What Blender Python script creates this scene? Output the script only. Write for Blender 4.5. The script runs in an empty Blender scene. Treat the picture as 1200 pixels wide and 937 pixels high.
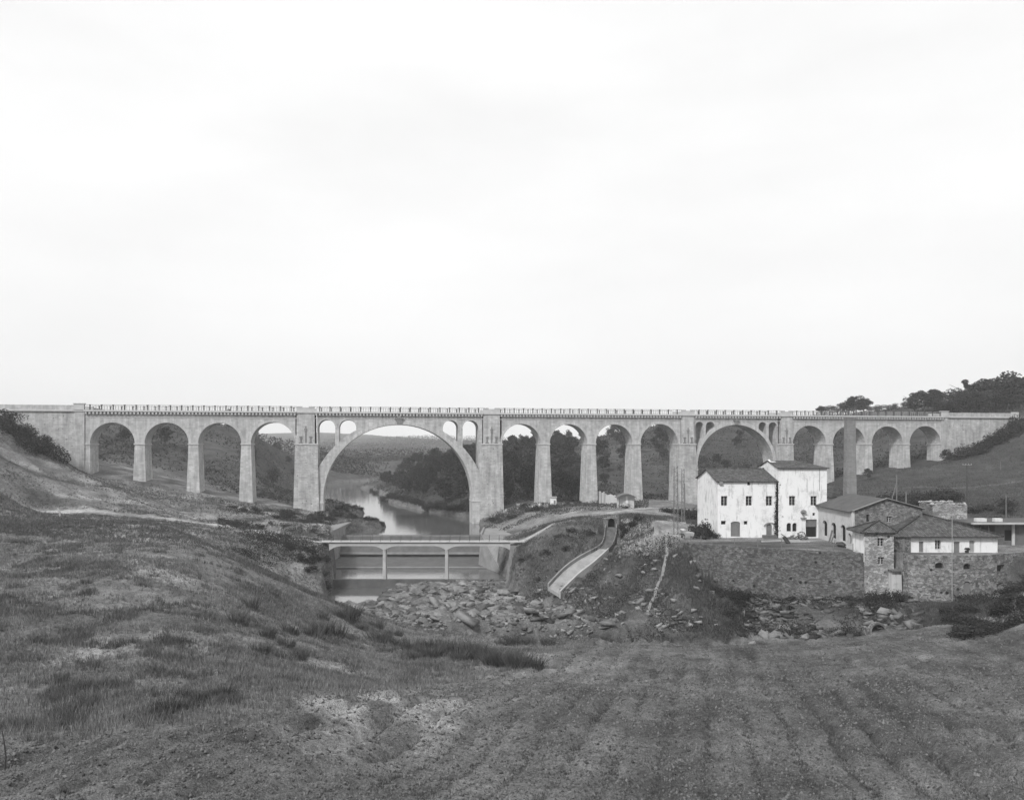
import bpy, bmesh, math, random
import numpy as np
from mathutils import Vector, Matrix
random.seed(7); RNG = np.random.default_rng(7)
S = bpy.context.scene; COL = S.collection; R = math.radians
# ------------------------------------------------------------------ camera, world, sun, exposure
FOC, HOR = 900.0, 522.0           # focal length and horizon row, in pixels of the 1200 px wide photograph
cam = bpy.data.cameras.new('camera'); camo = bpy.data.objects.new('camera', cam); COL.objects.link(camo)
camo.location = (0, 0, 0); camo.rotation_euler = (R(90), 0, 0)
cam.sensor_width = 36; cam.lens = 36 * FOC / 1200; cam.shift_y = (HOR - 468.5) / 1200
cam.clip_start = .1; cam.clip_end = 9000
S.camera = camo
S.view_settings.view_transform = 'Standard'; S.view_settings.look = 'None'
S.view_settings.exposure = 0.45; S.view_settings.gamma = 1
S.cycles.volume_bounces = 1; S.cycles.max_bounces = 6; S.cycles.volume_step_rate = 4
SUN_EL, SUN_AZ = 42, 215          # azimuth: compass-like, 180 = behind the camera, 270 = left
w = bpy.data.worlds.new('World'); S.world = w; w.use_nodes = True
nt = w.node_tree; nt.nodes.clear()
def NN(nt, t, **k):
    n = nt.nodes.new(t)
    for a, b in k.items(): setattr(n, a, b)
    return n
sky = NN(nt, 'ShaderNodeTexSky', sky_type='NISHITA', sun_disc=False)
sky.sun_elevation = R(SUN_EL); sky.sun_rotation = R(SUN_AZ)
bw = NN(nt, 'ShaderNodeRGBToBW')                       # a black and white plate: the light has no hue
tc = NN(nt, 'ShaderNodeTexCoord'); mp = NN(nt, 'ShaderNodeMapping'); mp.inputs['Scale'].default_value = (1, 1, 3.5)
no = NN(nt, 'ShaderNodeTexNoise'); no.inputs['Scale'].default_value = 1.7; no.inputs['Detail'].default_value = 5
rm = NN(nt, 'ShaderNodeMapRange'); rm.inputs['From Min'].default_value = .3; rm.inputs['From Max'].default_value = .7
rm.inputs['To Min'].default_value = 7.1; rm.inputs['To Max'].default_value = 8.9
mx = NN(nt, 'ShaderNodeMix', data_type='FLOAT'); mx.inputs[0].default_value = .93   # overcast veil over the clear sky
bg = NN(nt, 'ShaderNodeBackground'); bg.inputs['Strength'].default_value = .1
out = NN(nt, 'ShaderNodeOutputWorld')
L = nt.links.new
L(tc.outputs['Generated'], mp.inputs['Vector']); L(mp.outputs[0], no.inputs['Vector']); L(no.outputs['Fac'], rm.inputs['Value'])
L(sky.outputs[0], bw.inputs[0]); L(bw.outputs[0], mx.inputs[2]); L(rm.outputs[0], mx.inputs[3])
L(mx.outputs[0], bg.inputs['Color']); L(bg.outputs[0], out.inputs['Surface'])
sl = bpy.data.lights.new('sun', 'SUN'); sl.energy = 2.5; sl.angle = R(7); sl.color = (1, 1, 1)
so = bpy.data.objects.new('sun', sl); COL.objects.link(so)
az = R(SUN_AZ); el = R(SUN_EL)
so.rotation_euler = Vector((-math.sin(az) * math.cos(el), -math.cos(az) * math.cos(el), -math.sin(el))).to_track_quat('-Z', 'Y').to_euler()

# ------------------------------------------------------------------ materials (all neutral greys)
def base_mat(name, rough=.9, spec=.2):
    m = bpy.data.materials.new(name); m.use_nodes = True; t = m.node_tree
    p = t.nodes['Principled BSDF']; p.inputs['Roughness'].default_value = rough
    p.inputs['Specular IOR Level'].default_value = spec
    return m, t, p
def ramp(t, fac, stops):
    r = NN(t, 'ShaderNodeValToRGB'); e = r.color_ramp.elements
    while len(e) < len(stops): e.new(.5)
    for q, (pp, v) in zip(e, stops): q.position = pp; q.color = (v, v, v, 1)
    t.links.new(fac, r.inputs[0]); return r.outputs[0]
def mul(t, a, b, op='MULTIPLY'):
    n = NN(t, 'ShaderNodeMath', operation=op)
    for i, x in enumerate((a, b)):
        if isinstance(x, (int, float)): n.inputs[i].default_value = x
        else: t.links.new(x, n.inputs[i])
    return n.outputs[0]
def noise(t, vec, scale, detail=4, rough=.6):
    n = NN(t, 'ShaderNodeTexNoise'); n.inputs['Scale'].default_value = scale
    n.inputs['Detail'].default_value = detail; n.inputs['Roughness'].default_value = rough
    if vec is not None: t.links.new(vec, n.inputs['Vector'])
    return n.outputs['Fac']
def bump(t, p, h, s, d):
    b = NN(t, 'ShaderNodeBump'); b.inputs['Strength'].default_value = s; b.inputs['Distance'].default_value = d
    t.links.new(h, b.inputs['Height']); t.links.new(b.outputs[0], p.inputs['Normal'])
def plain(name, v, var=.3, scale=1.5, rough=.85, bs=.3, bd=.03, spec=.2, island=0):
    m, t, p = base_mat(name, rough, spec)
    co = NN(t, 'ShaderNodeTexCoord').outputs['Object']
    f = noise(t, co, scale, 6, .65); c = ramp(t, f, [(.25, v * (1 - var)), (.5, v), (.78, v * (1 + var))])
    if island:
        g = NN(t, 'ShaderNodeNewGeometry').outputs['Random Per Island']
        c = mul(t, c, mul(t, mul(t, g, island), 1 - island / 2, 'ADD'))
    t.links.new(c, p.inputs['Base Color'])
    if bs: bump(t, p, noise(t, co, scale * 6, 4), bs, bd)
    return m
def masonry(name, v, mortar, bwid, bh, stain=.2, drip=0, streak=.15, msize=.02, holes=0):
    """coursed stone on the metre-scaled UV map, with weather stains"""
    m, t, p = base_mat(name, .92, .15)
    uv = NN(t, 'ShaderNodeTexCoord').outputs['UV']; ob = NN(t, 'ShaderNodeTexCoord').outputs['Object']
    b = NN(t, 'ShaderNodeTexBrick'); t.links.new(uv, b.inputs['Vector'])
    b.inputs['Scale'].default_value = 1; b.inputs['Brick Width'].default_value = bwid; b.inputs['Row Height'].default_value = bh
    b.inputs['Mortar Size'].default_value = msize; b.inputs['Mortar Smooth'].default_value = .3; b.inputs['Bias'].default_value = 0
    b.inputs['Color1'].default_value = (v * .86,) * 3 + (1,); b.inputs['Color2'].default_value = (v * 1.12,) * 3 + (1,)
    b.inputs['Mortar'].default_value = (mortar,) * 3 + (1,)
    f = noise(t, ob, .35, 6, .7); c = mul(t, b.outputs['Color'], ramp(t, f, [(.3, 1 - stain), (.55, 1), (.75, 1 + stain * .6)]))
    mpn = NN(t, 'ShaderNodeMapping'); mpn.inputs['Scale'].default_value = (1.3, .12, 1); t.links.new(uv, mpn.inputs[0])
    f2 = noise(t, mpn.outputs[0], 1.0, 5, .6); c = mul(t, c, ramp(t, f2, [(.35, 1 - streak), (.6, 1)]))
    if holes:
        vo = NN(t, 'ShaderNodeTexVoronoi'); vo.inputs['Scale'].default_value = .8; t.links.new(uv, vo.inputs['Vector'])
        c = mul(t, c, ramp(t, vo.outputs['Distance'], [(.06, 1 - holes), (.16, 1)]))
    t.links.new(c, p.inputs['Base Color'])
    bump(t, p, mul(t, noise(t, ob, 5, 4), mul(t, b.outputs['Fac'], -1.5), 'ADD'), .35, .02)
    return m
def rubble(name, v, cell=2.2, var=.35, dark=.45, holes=.0):
    """uncoursed rubble wall: voronoi stones, dark joints, pocked holes"""
    m, t, p = base_mat(name, .95, .1)
    uv = NN(t, 'ShaderNodeTexCoord').outputs['UV']; ob = NN(t, 'ShaderNodeTexCoord').outputs['Object']
    mpn = NN(t, 'ShaderNodeMapping'); mpn.inputs['Scale'].default_value = (.65, 1.25, 1); t.links.new(uv, mpn.inputs[0])
    vo = NN(t, 'ShaderNodeTexVoronoi'); vo.inputs['Scale'].default_value = cell; t.links.new(mpn.outputs[0], vo.inputs['Vector'])
    ve = NN(t, 'ShaderNodeTexVoronoi', feature='DISTANCE_TO_EDGE'); ve.inputs['Scale'].default_value = cell; t.links.new(mpn.outputs[0], ve.inputs['Vector'])
    g = NN(t, 'ShaderNodeRGBToBW'); t.links.new(vo.outputs['Color'], g.inputs[0])
    c = ramp(t, g.outputs[0], [(.2, v * (1 - var)), (.5, v), (.8, v * (1 + var))])
    c = mul(t, c, ramp(t, ve.outputs['Distance'], [(.0, dark), (.07, 1)]))
    c = mul(t, c, ramp(t, noise(t, ob, .3, 6, .7), [(.3, .6), (.5, 1), (.75, 1.3)]))
    c = mul(t, c, ramp(t, noise(t, ob, 1.6, 4, .7), [(.3, .8), (.6, 1.1)]))
    if holes:
        vh = NN(t, 'ShaderNodeTexVoronoi'); vh.inputs['Scale'].default_value = .75; t.links.new(uv, vh.inputs['Vector'])
        c = mul(t, c, ramp(t, vh.outputs['Distance'], [(.11, .12), (.19, 1)]))
    t.links.new(c, p.inputs['Base Color'])
    bump(t, p, mul(t, ve.outputs['Distance'], noise(t, ob, 4, 4), 'ADD'), .6, .06)
    return m
def plaster(name, v, dirt=.3):
    m, t, p = base_mat(name, .9, .15)
    uv = NN(t, 'ShaderNodeTexCoord').outputs['UV']; ob = NN(t, 'ShaderNodeTexCoord').outputs['Object']
    c = ramp(t, noise(t, ob, .5, 7, .7), [(.3, v * (1 - dirt)), (.48, v), (.8, v * 1.06)])
    mpn = NN(t, 'ShaderNodeMapping'); mpn.inputs['Scale'].default_value = (1.6, .2, 1); t.links.new(uv, mpn.inputs[0])
    c = mul(t, c, ramp(t, noise(t, mpn.outputs[0], 1, 5, .65), [(.3, 1 - dirt * 1.3), (.45, 1)]))
    c = mul(t, c, ramp(t, noise(t, ob, 4, 3, .7), [(.26, .72), (.36, 1)]))
    t.links.new(c, p.inputs['Base Color']); bump(t, p, noise(t, ob, 3, 5), .3, .04)
    return m
def tiles(name, v, pitch=.26):
    m, t, p = base_mat(name, .95, .1)
    uv = NN(t, 'ShaderNodeTexCoord').outputs['UV']; ob = NN(t, 'ShaderNodeTexCoord').outputs['Object']
    b = NN(t, 'ShaderNodeTexBrick'); t.links.new(uv, b.inputs['Vector']); b.offset = 0
    b.inputs['Scale'].default_value = 1; b.inputs['Brick Width'].default_value = pitch; b.inputs['Row Height'].default_value = .42
    b.inputs['Mortar Size'].default_value = .03; b.inputs['Mortar Smooth'].default_value = .6
    b.inputs['Color1'].default_value = (v * .6,) * 3 + (1,); b.inputs['Color2'].default_value = (v * 1.5,) * 3 + (1,); b.inputs['Mortar'].default_value = (v * .5,) * 3 + (1,)
    c = mul(t, b.outputs['Color'], ramp(t, noise(t, ob, .9, 6, .75), [(.3, .6), (.5, 1), (.72, 1.5)]))
    t.links.new(c, p.inputs['Base Color'])
    wv = NN(t, 'ShaderNodeTexWave'); wv.bands_direction = 'X'; wv.inputs['Scale'].default_value = 1 / pitch * .3142; t.links.new(uv, wv.inputs['Vector'])
    bump(t, p, wv.outputs['Fac'], .6, .08)
    return m
def foliage(name, v, var=.5):
    m, t, p = base_mat(name, .85, .15)
    g = NN(t, 'ShaderNodeNewGeometry').outputs['Random Per Island']; ob = NN(t, 'ShaderNodeTexCoord').outputs['Object']
    oi = NN(t, 'ShaderNodeObjectInfo').outputs['Random']
    c = ramp(t, g, [(0, v * (1 - var)), (.6, v), (1, v * (1 + var))])
    c = mul(t, c, ramp(t, noise(t, ob, .5, 3), [(.3, .7), (.7, 1.3)]))
    c = mul(t, c, mul(t, mul(t, oi, .6), .7, 'ADD'))
    t.links.new(c, p.inputs['Base Color']); return m
def terrain_mat():
    m, t, p = base_mat('earth_and_grass', 1, .05)
    a = NN(t, 'ShaderNodeAttribute'); a.attribute_name = 'tone'; ob = NN(t, 'ShaderNodeTexCoord').outputs['Object']
    c = mul(t, a.outputs['Fac'], ramp(t, noise(t, ob, .22, 8, .72), [(.34, .55), (.5, 1), (.68, 1.5)]))
    c = mul(t, c, ramp(t, noise(t, ob, 2.6, 6, .8), [(.34, .6), (.5, 1), (.66, 1.4)]))
    c = mul(t, c, ramp(t, noise(t, ob, 13, 5, .8), [(.36, .42), (.5, 1), (.64, 1.6)]))
    t.links.new(c, p.inputs['Base Color'])
    bump(t, p, mul(t, noise(t, ob, 7, 6, .8), mul(t, noise(t, ob, 22, 4, .7), .5), 'ADD'), .7, .1)
    return m
M = dict(shaded_earthy=plain('shaded_overgrown_floor', .09, .5, 1.5, bs=.8, bd=.1),
    post=plain('dark_weathered_post', .07, .3, 2),
    
    via=masonry('viaduct_limestone', .5, .4, .95, .48, .26, streak=.3),
    via2=masonry('viaduct_rough_block', .47, .34, .8, .42, .32, streak=.3, holes=.6),
    trim=plain('pale_trim_stone', .47, .15, 1.2), ring=masonry('voussoir_stone', .5, .4, .5, 3, .1),
    dark_trim=plain('weathered_bracket_stone', .2, .3, 2), iron=plain('dark_iron', .06, .3, 3, .6),
    rail=plain('grey_painted_rail', .30, .2, 2),
    white=plaster('old_white_limewash', .74, .4), cream=plaster('stained_plaster', .50, .35), greyplaster=plaster('dark_damp_plaster', .13, .5),
    rub=rubble('brown_rubble_stone', .12, 4.2, .4, .45, .5), rub_light=rubble('pale_rubble_stone', .33, 3.8, .35, .4, .5),
    rub_terr=rubble('stained_terrace_stone', .2, 3.6, .45, .4, .5), rub_mid=rubble('grey_rubble_stone', .17, 4.0, .4, .45, .5),
    tile=tiles('old_clay_tile', .085), tile_dark=tiles('mossy_clay_tile', .055), slab_roof=plain('weathered_roof_sheet', .085, .3, .8, bs=.6),
    brick=masonry('chimney_brick', .24, .18, .5, .16, .25), conc=plain('pale_concrete', .38, .22, .7), conc_dark=plain('dark_concrete', .1, .35, .6),
    conc_mid=plain('grey_concrete', .22, .3, .6), chute=plain('worn_chute_concrete', .27, .3, .8, bs=.5),
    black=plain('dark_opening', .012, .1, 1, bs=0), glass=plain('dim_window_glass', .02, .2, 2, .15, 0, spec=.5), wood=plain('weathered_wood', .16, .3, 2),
    wood_dark=plain('dark_wood', .05, .3, 2), door=plain('grey_door_boards', .17, .2, 2), frame=plain('pale_window_frame', .36, .15, 2), shutter=plain('grey_shutter', .3, .15, 2),
    sill=plain('dark_sill_stone', .12, .3, 2), rock=plain('river_rock', .15, .5, .9, bs=.8, bd=.1, island=1.5), clod=plain('field_clod', .105, .3, 1, bs=0, island=1.1),
    pale_rock=plain('pale_broken_rock', .2, .3, .8, bs=.8, bd=.1, island=.6),
    leaf=foliage('dark_foliage', .03), leaf2=foliage('mid_foliage', .05), leaf3=foliage('pale_foliage', .1), pale=foliage('pale_spiky_leaf', .3),
    bark=plain('tree_bark', .07, .3, 2), grass=foliage('dry_grass', .18, .55), grass_dark=foliage('rough_pasture', .09, .5), rock_dark=plain('damp_rubble', .085, .5, .9, bs=.8, bd=.1, island=1.7), rush=foliage('dark_rush', .08, .6), canvas=plain('pale_canvas', .6, .15, 2), earth=terrain_mat())
def water_mat():
    m, t, p = base_mat('river_water', .07, .5)
    p.inputs['Base Color'].default_value = (.1, .1, .1, 1); p.inputs['IOR'].default_value = 1.9
    ob = NN(t, 'ShaderNodeTexCoord').outputs['Object']; mpn = NN(t, 'ShaderNodeMapping'); mpn.inputs['Scale'].default_value = (.5, 1.2, 1)
    t.links.new(ob, mpn.inputs[0]); bump(t, p, noise(t, mpn.outputs[0], .8, 4), .12, .1)
    return m
M['water'] = water_mat()
def relief_mat(): return None

# ------------------------------------------------------------------ mesh helpers
def W(px, py, Y): return Vector(((px - 600) / FOC * Y, Y, (HOR - py) / FOC * Y))
def X(px, Y): return (px - 600) / FOC * Y
def Zp(py, Y): return (HOR - py) / FOC * Y
def box_uv(me):
    uv = me.uv_layers.new(name='UVMap'); n = len(me.loops)
    if not n: return
    co = np.empty(len(me.vertices) * 3); me.vertices.foreach_get('co', co); co = co.reshape(-1, 3)
    vi = np.empty(n, int); me.loops.foreach_get('vertex_index', vi)
    pn = np.empty(len(me.polygons) * 3); me.polygons.foreach_get('normal', pn); pn = pn.reshape(-1, 3)
    lt = np.empty(len(me.polygons), int); me.polygons.foreach_get('loop_total', lt)
    N = np.repeat(pn, lt, 0); P = co[vi]
    h = np.hypot(N[:, 0], N[:, 1]); flat = h < .05; hs = np.where(flat, 1, h)
    tx = np.where(flat, 1, -N[:, 1] / hs); ty = np.where(flat, 0, N[:, 0] / hs)
    u = P[:, 0] * tx + P[:, 1] * ty
    up = np.stack([-ty * 0 + 0 * tx, 0 * tx, 0 * tx], 1)
    T = np.stack([tx, ty, 0 * tx], 1); B = np.cross(N, T); v = (P * B).sum(1)
    v = np.where(flat, P[:, 1], v)
    uv.data.foreach_set('uv', np.stack([u, v], 1).ravel())
class MB:
    def __init__(s): s.v = []; s.f = []
    def add(s, vs, fs):
        o = len(s.v); s.v += [tuple(v) for v in vs]; s.f += [tuple(i + o for i in f) for f in fs]; return s
    def box(s, x0, x1, y0, y1, z0, z1):
        return s.add([(x0, y0, z0), (x1, y0, z0), (x1, y1, z0), (x0, y1, z0), (x0, y0, z1), (x1, y0, z1), (x1, y1, z1), (x0, y1, z1)],
                     [(0, 3, 2, 1), (4, 5, 6, 7), (0, 1, 5, 4), (1, 2, 6, 5), (2, 3, 7, 6), (3, 0, 4, 7)])
    def frustum(s, a, b, z0, z1):     # a, b = (x0,x1,y0,y1) at z0 and z1
        return s.add([(a[0], a[2], z0), (a[1], a[2], z0), (a[1], a[3], z0), (a[0], a[3], z0), (b[0], b[2], z1), (b[1], b[2], z1), (b[1], b[3], z1), (b[0], b[3], z1)],
                     [(0, 3, 2, 1), (4, 5, 6, 7), (0, 1, 5, 4), (1, 2, 6, 5), (2, 3, 7, 6), (3, 0, 4, 7)])
    def tube(s, pts, r, n=6, r2=None):
        pts = [Vector(p) for p in pts]; r2 = r if r2 is None else r2; rings = []; o = len(s.v)
        for i, p in enumerate(pts):
            d = (pts[min(i + 1, len(pts) - 1)] - pts[max(i - 1, 0)]).normalized()
            a = d.cross(Vector((0, 0, 1)) if abs(d.z) < .9 else Vector((1, 0, 0))).normalized(); b = d.cross(a)
            rr = r + (r2 - r) * i / (len(pts) - 1)
            for k in range(n):
                t = 2 * math.pi * k / n; s.v.append(tuple(p + (a * math.cos(t) + b * math.sin(t)) * rr))
        for i in range(len(pts) - 1):
            for k in range(n):
                s.f.append((o + i * n + k, o + i * n + (k + 1) % n, o + (i + 1) * n + (k + 1) % n, o + (i + 1) * n + k))
        s.f.append(tuple(o + k for k in range(n))[::-1]); s.f.append(tuple(o + (len(pts) - 1) * n + k for k in range(n))); return s
    def bar(s, a, b, w, h=None):
        a = Vector(a); b = Vector(b); h = h or w; d = (b - a).normalized()
        q = d.cross(Vector((0, 0, 1)) if abs(d.z) < .95 else Vector((0, 1, 0))).normalized(); r = q.cross(d)
        vs = [p + q * (i * w / 2) + r * (j * h / 2) for p in (a, b) for i, j in ((-1, -1), (1, -1), (1, 1), (-1, 1))]
        return s.add(vs, [(0, 1, 2, 3), (7, 6, 5, 4), (0, 4, 5, 1), (1, 5, 6, 2), (2, 6, 7, 3), (3, 7, 4, 0)])
    def prism(s, poly, axis_vec):       # extrude a polygon (3D points) along a vector
        n = len(poly); a = [Vector(p) for p in poly]; b = [p + Vector(axis_vec) for p in a]
        return s.add(a + b, [tuple(range(n)), tuple(range(2 * n - 1, n - 1, -1))] + [(i, i + n, (i + 1) % n + n, (i + 1) % n) for i in range(n)])
    def strip(s, xs, lo, hi, y0, y1):   # solid between two curves over x, from y0 to y1
        n = len(xs); o = len(s.v)
        for x, a, b in zip(xs, lo, hi): s.v += [(x, y0, a), (x, y0, b), (x, y1, b), (x, y1, a)]
        for i in range(n - 1):
            p = o + 4 * i; q = p + 4
            s.f += [(p, q, q + 1, p + 1), (p + 1, q + 1, q + 2, p + 2), (p + 2, q + 2, q + 3, p + 3), (p + 3, q + 3, q, p)]
        s.f += [(o, o + 1, o + 2, o + 3), (o + 4 * n - 1, o + 4 * n - 2, o + 4 * n - 3, o + 4 * n - 4)]; return s
    def rock(s, c, r, rng=random):
        p = (1 + 5 ** .5) / 2
        vs = [(-1, p, 0), (1, p, 0), (-1, -p, 0), (1, -p, 0), (0, -1, p), (0, 1, p), (0, -1, -p), (0, 1, -p), (p, 0, -1), (p, 0, 1), (-p, 0, -1), (-p, 0, 1)]
        fs = [(0, 11, 5), (0, 5, 1), (0, 1, 7), (0, 7, 10), (0, 10, 11), (1, 5, 9), (5, 11, 4), (11, 10, 2), (10, 7, 6), (7, 1, 8), (3, 9, 4), (3, 4, 2), (3, 2, 6), (3, 6, 8), (3, 8, 9), (4, 9, 5), (2, 4, 11), (6, 2, 10), (8, 6, 7), (9, 8, 1)]
        ax, ay, az_ = rng.uniform(.7, 1.4), rng.uniform(.6, 1.2), rng.uniform(.4, .8); t = rng.uniform(0, 6.3); ct, st = math.cos(t), math.sin(t); o = []
        for v in vs:
            k = rng.uniform(.65, 1.2) / 1.9 * r; x, y, z = v[0] * k * ax, v[1] * k * ay, v[2] * k * az_
            o.append((c[0] + x * ct - y * st, c[1] + x * st + y * ct, c[2] + z))
        return s.add(o, fs)
    def build(s, name, mat, parent=None, smooth=False, loc=None):
        me = bpy.data.meshes.new(name)
        v = s.v
        if parent is not None and not loc:
            l = parent['_o'] if '_o' in parent.keys() else (0, 0, 0); v = [(a - l[0], b - l[1], c - l[2]) for a, b, c in v]
        elif loc: v = [(a - loc[0], b - loc[1], c - loc[2]) for a, b, c in v]
        me.from_pydata(v, [], s.f); me.update()
        bm = bmesh.new(); bm.from_mesh(me); bmesh.ops.recalc_face_normals(bm, faces=bm.faces); bm.to_mesh(me); bm.free()
        box_uv(me); me.materials.append(mat)
        if smooth: me.shade_smooth()
        o = bpy.data.objects.new(name, me); COL.objects.link(o)
        if parent is not None: o.parent = parent
        elif loc: o.location = loc
        return o
def tag(o, label=None, cat=None, group=None, kind=None):
    if label: o['label'] = label
    if cat: o['category'] = cat
    if group: o['group'] = group
    if kind: o['kind'] = kind
    return o
EMPT = []
def thing(name, loc, label, cat, group=None, rot=0):
    o = bpy.data.objects.new(name, None); COL.objects.link(o); o.location = loc; o.rotation_euler.z = rot
    o['_o'] = [float(c) for c in loc] if not rot else [0.0, 0.0, 0.0]; EMPT.append(o)
    return tag(o, label, cat, group)
def copy_tree(o, parent=None, **kw):
    c = o.copy(); COL.objects.link(c)
    if parent is not None: c.parent = parent
    for ch in list(o.children): copy_tree(ch, c)
    return c
def np_mesh(name, verts, faces, mat, loc=(0, 0, 0), smooth=False, normals=False):
    """big meshes from numpy arrays; faces (n,3) or (n,4)"""
    me = bpy.data.meshes.new(name); nv = len(verts); nf, k = faces.shape
    me.vertices.add(nv); me.vertices.foreach_set('co', np.ascontiguousarray(verts, dtype=np.float32).ravel())
    me.loops.add(nf * k); me.loops.foreach_set('vertex_index', np.ascontiguousarray(faces, dtype=np.int32).ravel())
    me.polygons.add(nf); me.polygons.foreach_set('loop_start', np.arange(0, nf * k, k, dtype=np.int32))
    if smooth: me.polygons.foreach_set('use_smooth', np.ones(nf, bool))
    me.update(calc_edges=True); me.materials.append(mat)
    o = bpy.data.objects.new(name, me); o.location = loc; COL.objects.link(o); return o

# ------------------------------------------------------------------ viaduct line (plan) helpers
VO = Vector((-80.6, 180.85)); VA = .1787; VC, VS = math.cos(VA), math.sin(VA)
def s_px(px):
    u = (px - 600) / FOC; return (u * VO.y - VO.x) / (VC - u * VS)
def yv(s): return VO.y + s * VS
def vworld(s, n=0): return (VO.x + s * VC - n * VS, VO.y + s * VS + n * VC)
def z_at(px, py): return Zp(py, yv(s_px(px)))

# ------------------------------------------------------------------ terrain
def vnoise(x, y, seed=0):
    xi = np.floor(x).astype(np.int64); yi = np.floor(y).astype(np.int64); fx = x - xi; fy = y - yi
    fx = fx * fx * (3 - 2 * fx); fy = fy * fy * (3 - 2 * fy)
    def h(a, b):
        n = (a * 374761393 + b * 668265263 + seed * 1442695041) & 0xffffffff
        n = ((n ^ (n >> 13)) * 1274126177) & 0xffffffff; return ((n ^ (n >> 16)) & 0xffff) / 65535.0
    return (h(xi, yi) * (1 - fx) + h(xi + 1, yi) * fx) * (1 - fy) + (h(xi, yi + 1) * (1 - fx) + h(xi + 1, yi + 1) * fx) * fy
def fbm(x, y, sc, octs=5, seed=0, gain=.55):
    a = 1; t = 0; r = 0
    for i in range(octs):
        r = r + a * (vnoise(x * sc + i * 17.3, y * sc - i * 9.1, seed + i) - .5); t += a; a *= gain; sc *= 2.03
    return r / t * 2
def Fy(py): return 8.2 / ((py - HOR) / FOC - .164)          # depth at which the ploughed plane shows at this row
C = []
def cp(px, py, Y): C.append(((px - 600) / FOC * Y, Y, (HOR - py) / FOC * Y))
for t_ in [(0, 937, 24), (0, 830, 35), (0, 740, 50), (0, 660, 75), (0, 600, 110), (0, 560, 135), (0, 520, 155), (0, 487, 171), (50, 520, 174), (96, 552, 177),
           (100, 740, 52), (200, 830, 36), (200, 740, 52), (200, 660, 74), (150, 632, 92), (60, 620, 95), (120, 608, 118), (200, 620, 101), (50, 597, 135), (200, 607, 140), (300, 621, 140), (100, 598, 138), (350, 631, 139), (386, 634, 139),
           (167, 561, 181), (229, 574, 184), (290, 587, 186), (345, 594, 188), (140, 575, 160), (180, 590, 160), (240, 600, 165), (300, 606, 165), (350, 610, 168), (385, 615, 165),
           (260, 655, 86), (330, 690, 86), (380, 706, 87), (415, 722, 88), (450, 745, 84), (300, 720, 68), (300, 780, 47), (400, 770, 62), (420, 830, 40), (560, 777, 70), (500, 765, 76), (640, 786, 66), (150, 900, 27), (300, 880, 29.5),
           (270, 645, 122), (330, 662, 125), (360, 668, 127), (360, 690, 121), (300, 640, 128), (382, 645, 134),
           # mound and yard right of the weir
           (604, 636, 137), (622, 628, 137), (650, 616, 134), (690, 606, 150), (722, 606, 136), (750, 604, 136), (745, 597, 160), (780, 611, 138), (800, 600, 160), (775, 625, 119), (800, 629, 116), (640, 606, 160), (600, 612, 165), (600, 628, 150), (586, 622, 165),
           (780, 655, 111), (768, 685, 107), (750, 720, 101), (735, 742, 98), (700, 722, 108), (715, 700, 110), (690, 690, 114), (717, 640, 124), (700, 655, 121), (668, 678, 116.5), (648, 688, 115), (640, 660, 125), (620, 645, 131), (612, 668, 127), (606, 692, 124), (640, 700, 117), (745, 660, 116), (735, 640, 121), (830, 700, 104), (850, 745, 96.5), (835, 665, 109), (815, 645, 113), (800, 690, 105), (800, 735, 98), (670, 730, 106), (640, 735, 103), (600, 720, 110),
           (860, 702, 110), (900, 703, 107), (950, 705, 104), (1030, 708, 99.5), (900, 745, 95), (1000, 746, 92.5), (1060, 741, 90), (950, 722, 99), (1020, 722, 96), (1062, 712, 97), (1100, 701, 98), (1160, 700, 98), (1130, 713, 93), (1170, 706, 90), (1200, 700, 87), (1200, 728, 82), (1230, 690, 86), (1130, 735, 86),
           # right hill
           (1060, 590, 150), (1130, 583, 162), (1190, 572, 168), (1080, 600, 140), (1150, 606, 135), (1230, 590, 140), (1100, 545, 205), (1160, 520, 216), (1186, 491, 224), (1200, 484, 226), (1215, 482, 226), (1190, 530, 200), (1012, 555, 211), (1053, 549, 213), (1094, 543, 216), (962, 572, 207), (925, 592, 205), (865, 600, 203), (800, 588, 201), (743, 587, 199), (690, 592, 197), (635, 591, 196), (575, 592, 195),
           (1230, 480, 235), (900, 600, 160), (980, 590, 165), (1020, 570, 185), (1120, 560, 190),
           # beyond the viaduct
           (30, 486, 255), (100, 484, 255), (135, 486, 290), (190, 494, 295), (260, 505, 295), (320, 516, 310), (365, 530, 320), (140, 540, 215), (200, 552, 215), (260, 560, 225), (320, 570, 232), (350, 585, 222), (270, 530, 260), (340, 548, 270), (120, 515, 240),
           (375, 566, 290), (400, 552, 470), (440, 546, 480), (500, 540, 500), (480, 568, 262), (470, 560, 300), (530, 562, 245), (545, 548, 280), (575, 560, 240), (615, 560, 245), (560, 540, 330),
           (610, 527, 350), (660, 520, 370), (720, 510, 400), (780, 500, 420), (865, 492, 420), (940, 489, 390), (1000, 487, 340), (1050, 484, 300), (1100, 480, 285), (1190, 474, 270), (620, 575, 225), (700, 580, 228), (800, 575, 230), (900, 570, 232), (1000, 545, 238), (1060, 530, 240), (1110, 512, 244), (680, 550, 270), (780, 540, 280), (870, 540, 285)]: cp(*t_)
for px in (450, 600, 750, 900, 1050, 1190):
    for py in (937, 860, 800, 770, 757):
        Y = Fy(py)
        if py == 757 and px < 700: continue
        C.append((X(px, Y), Y, -(py - HOR) / FOC * Y + (.035 * max(0, X(px, Y) - 18) if px > 900 else 0)))
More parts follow.
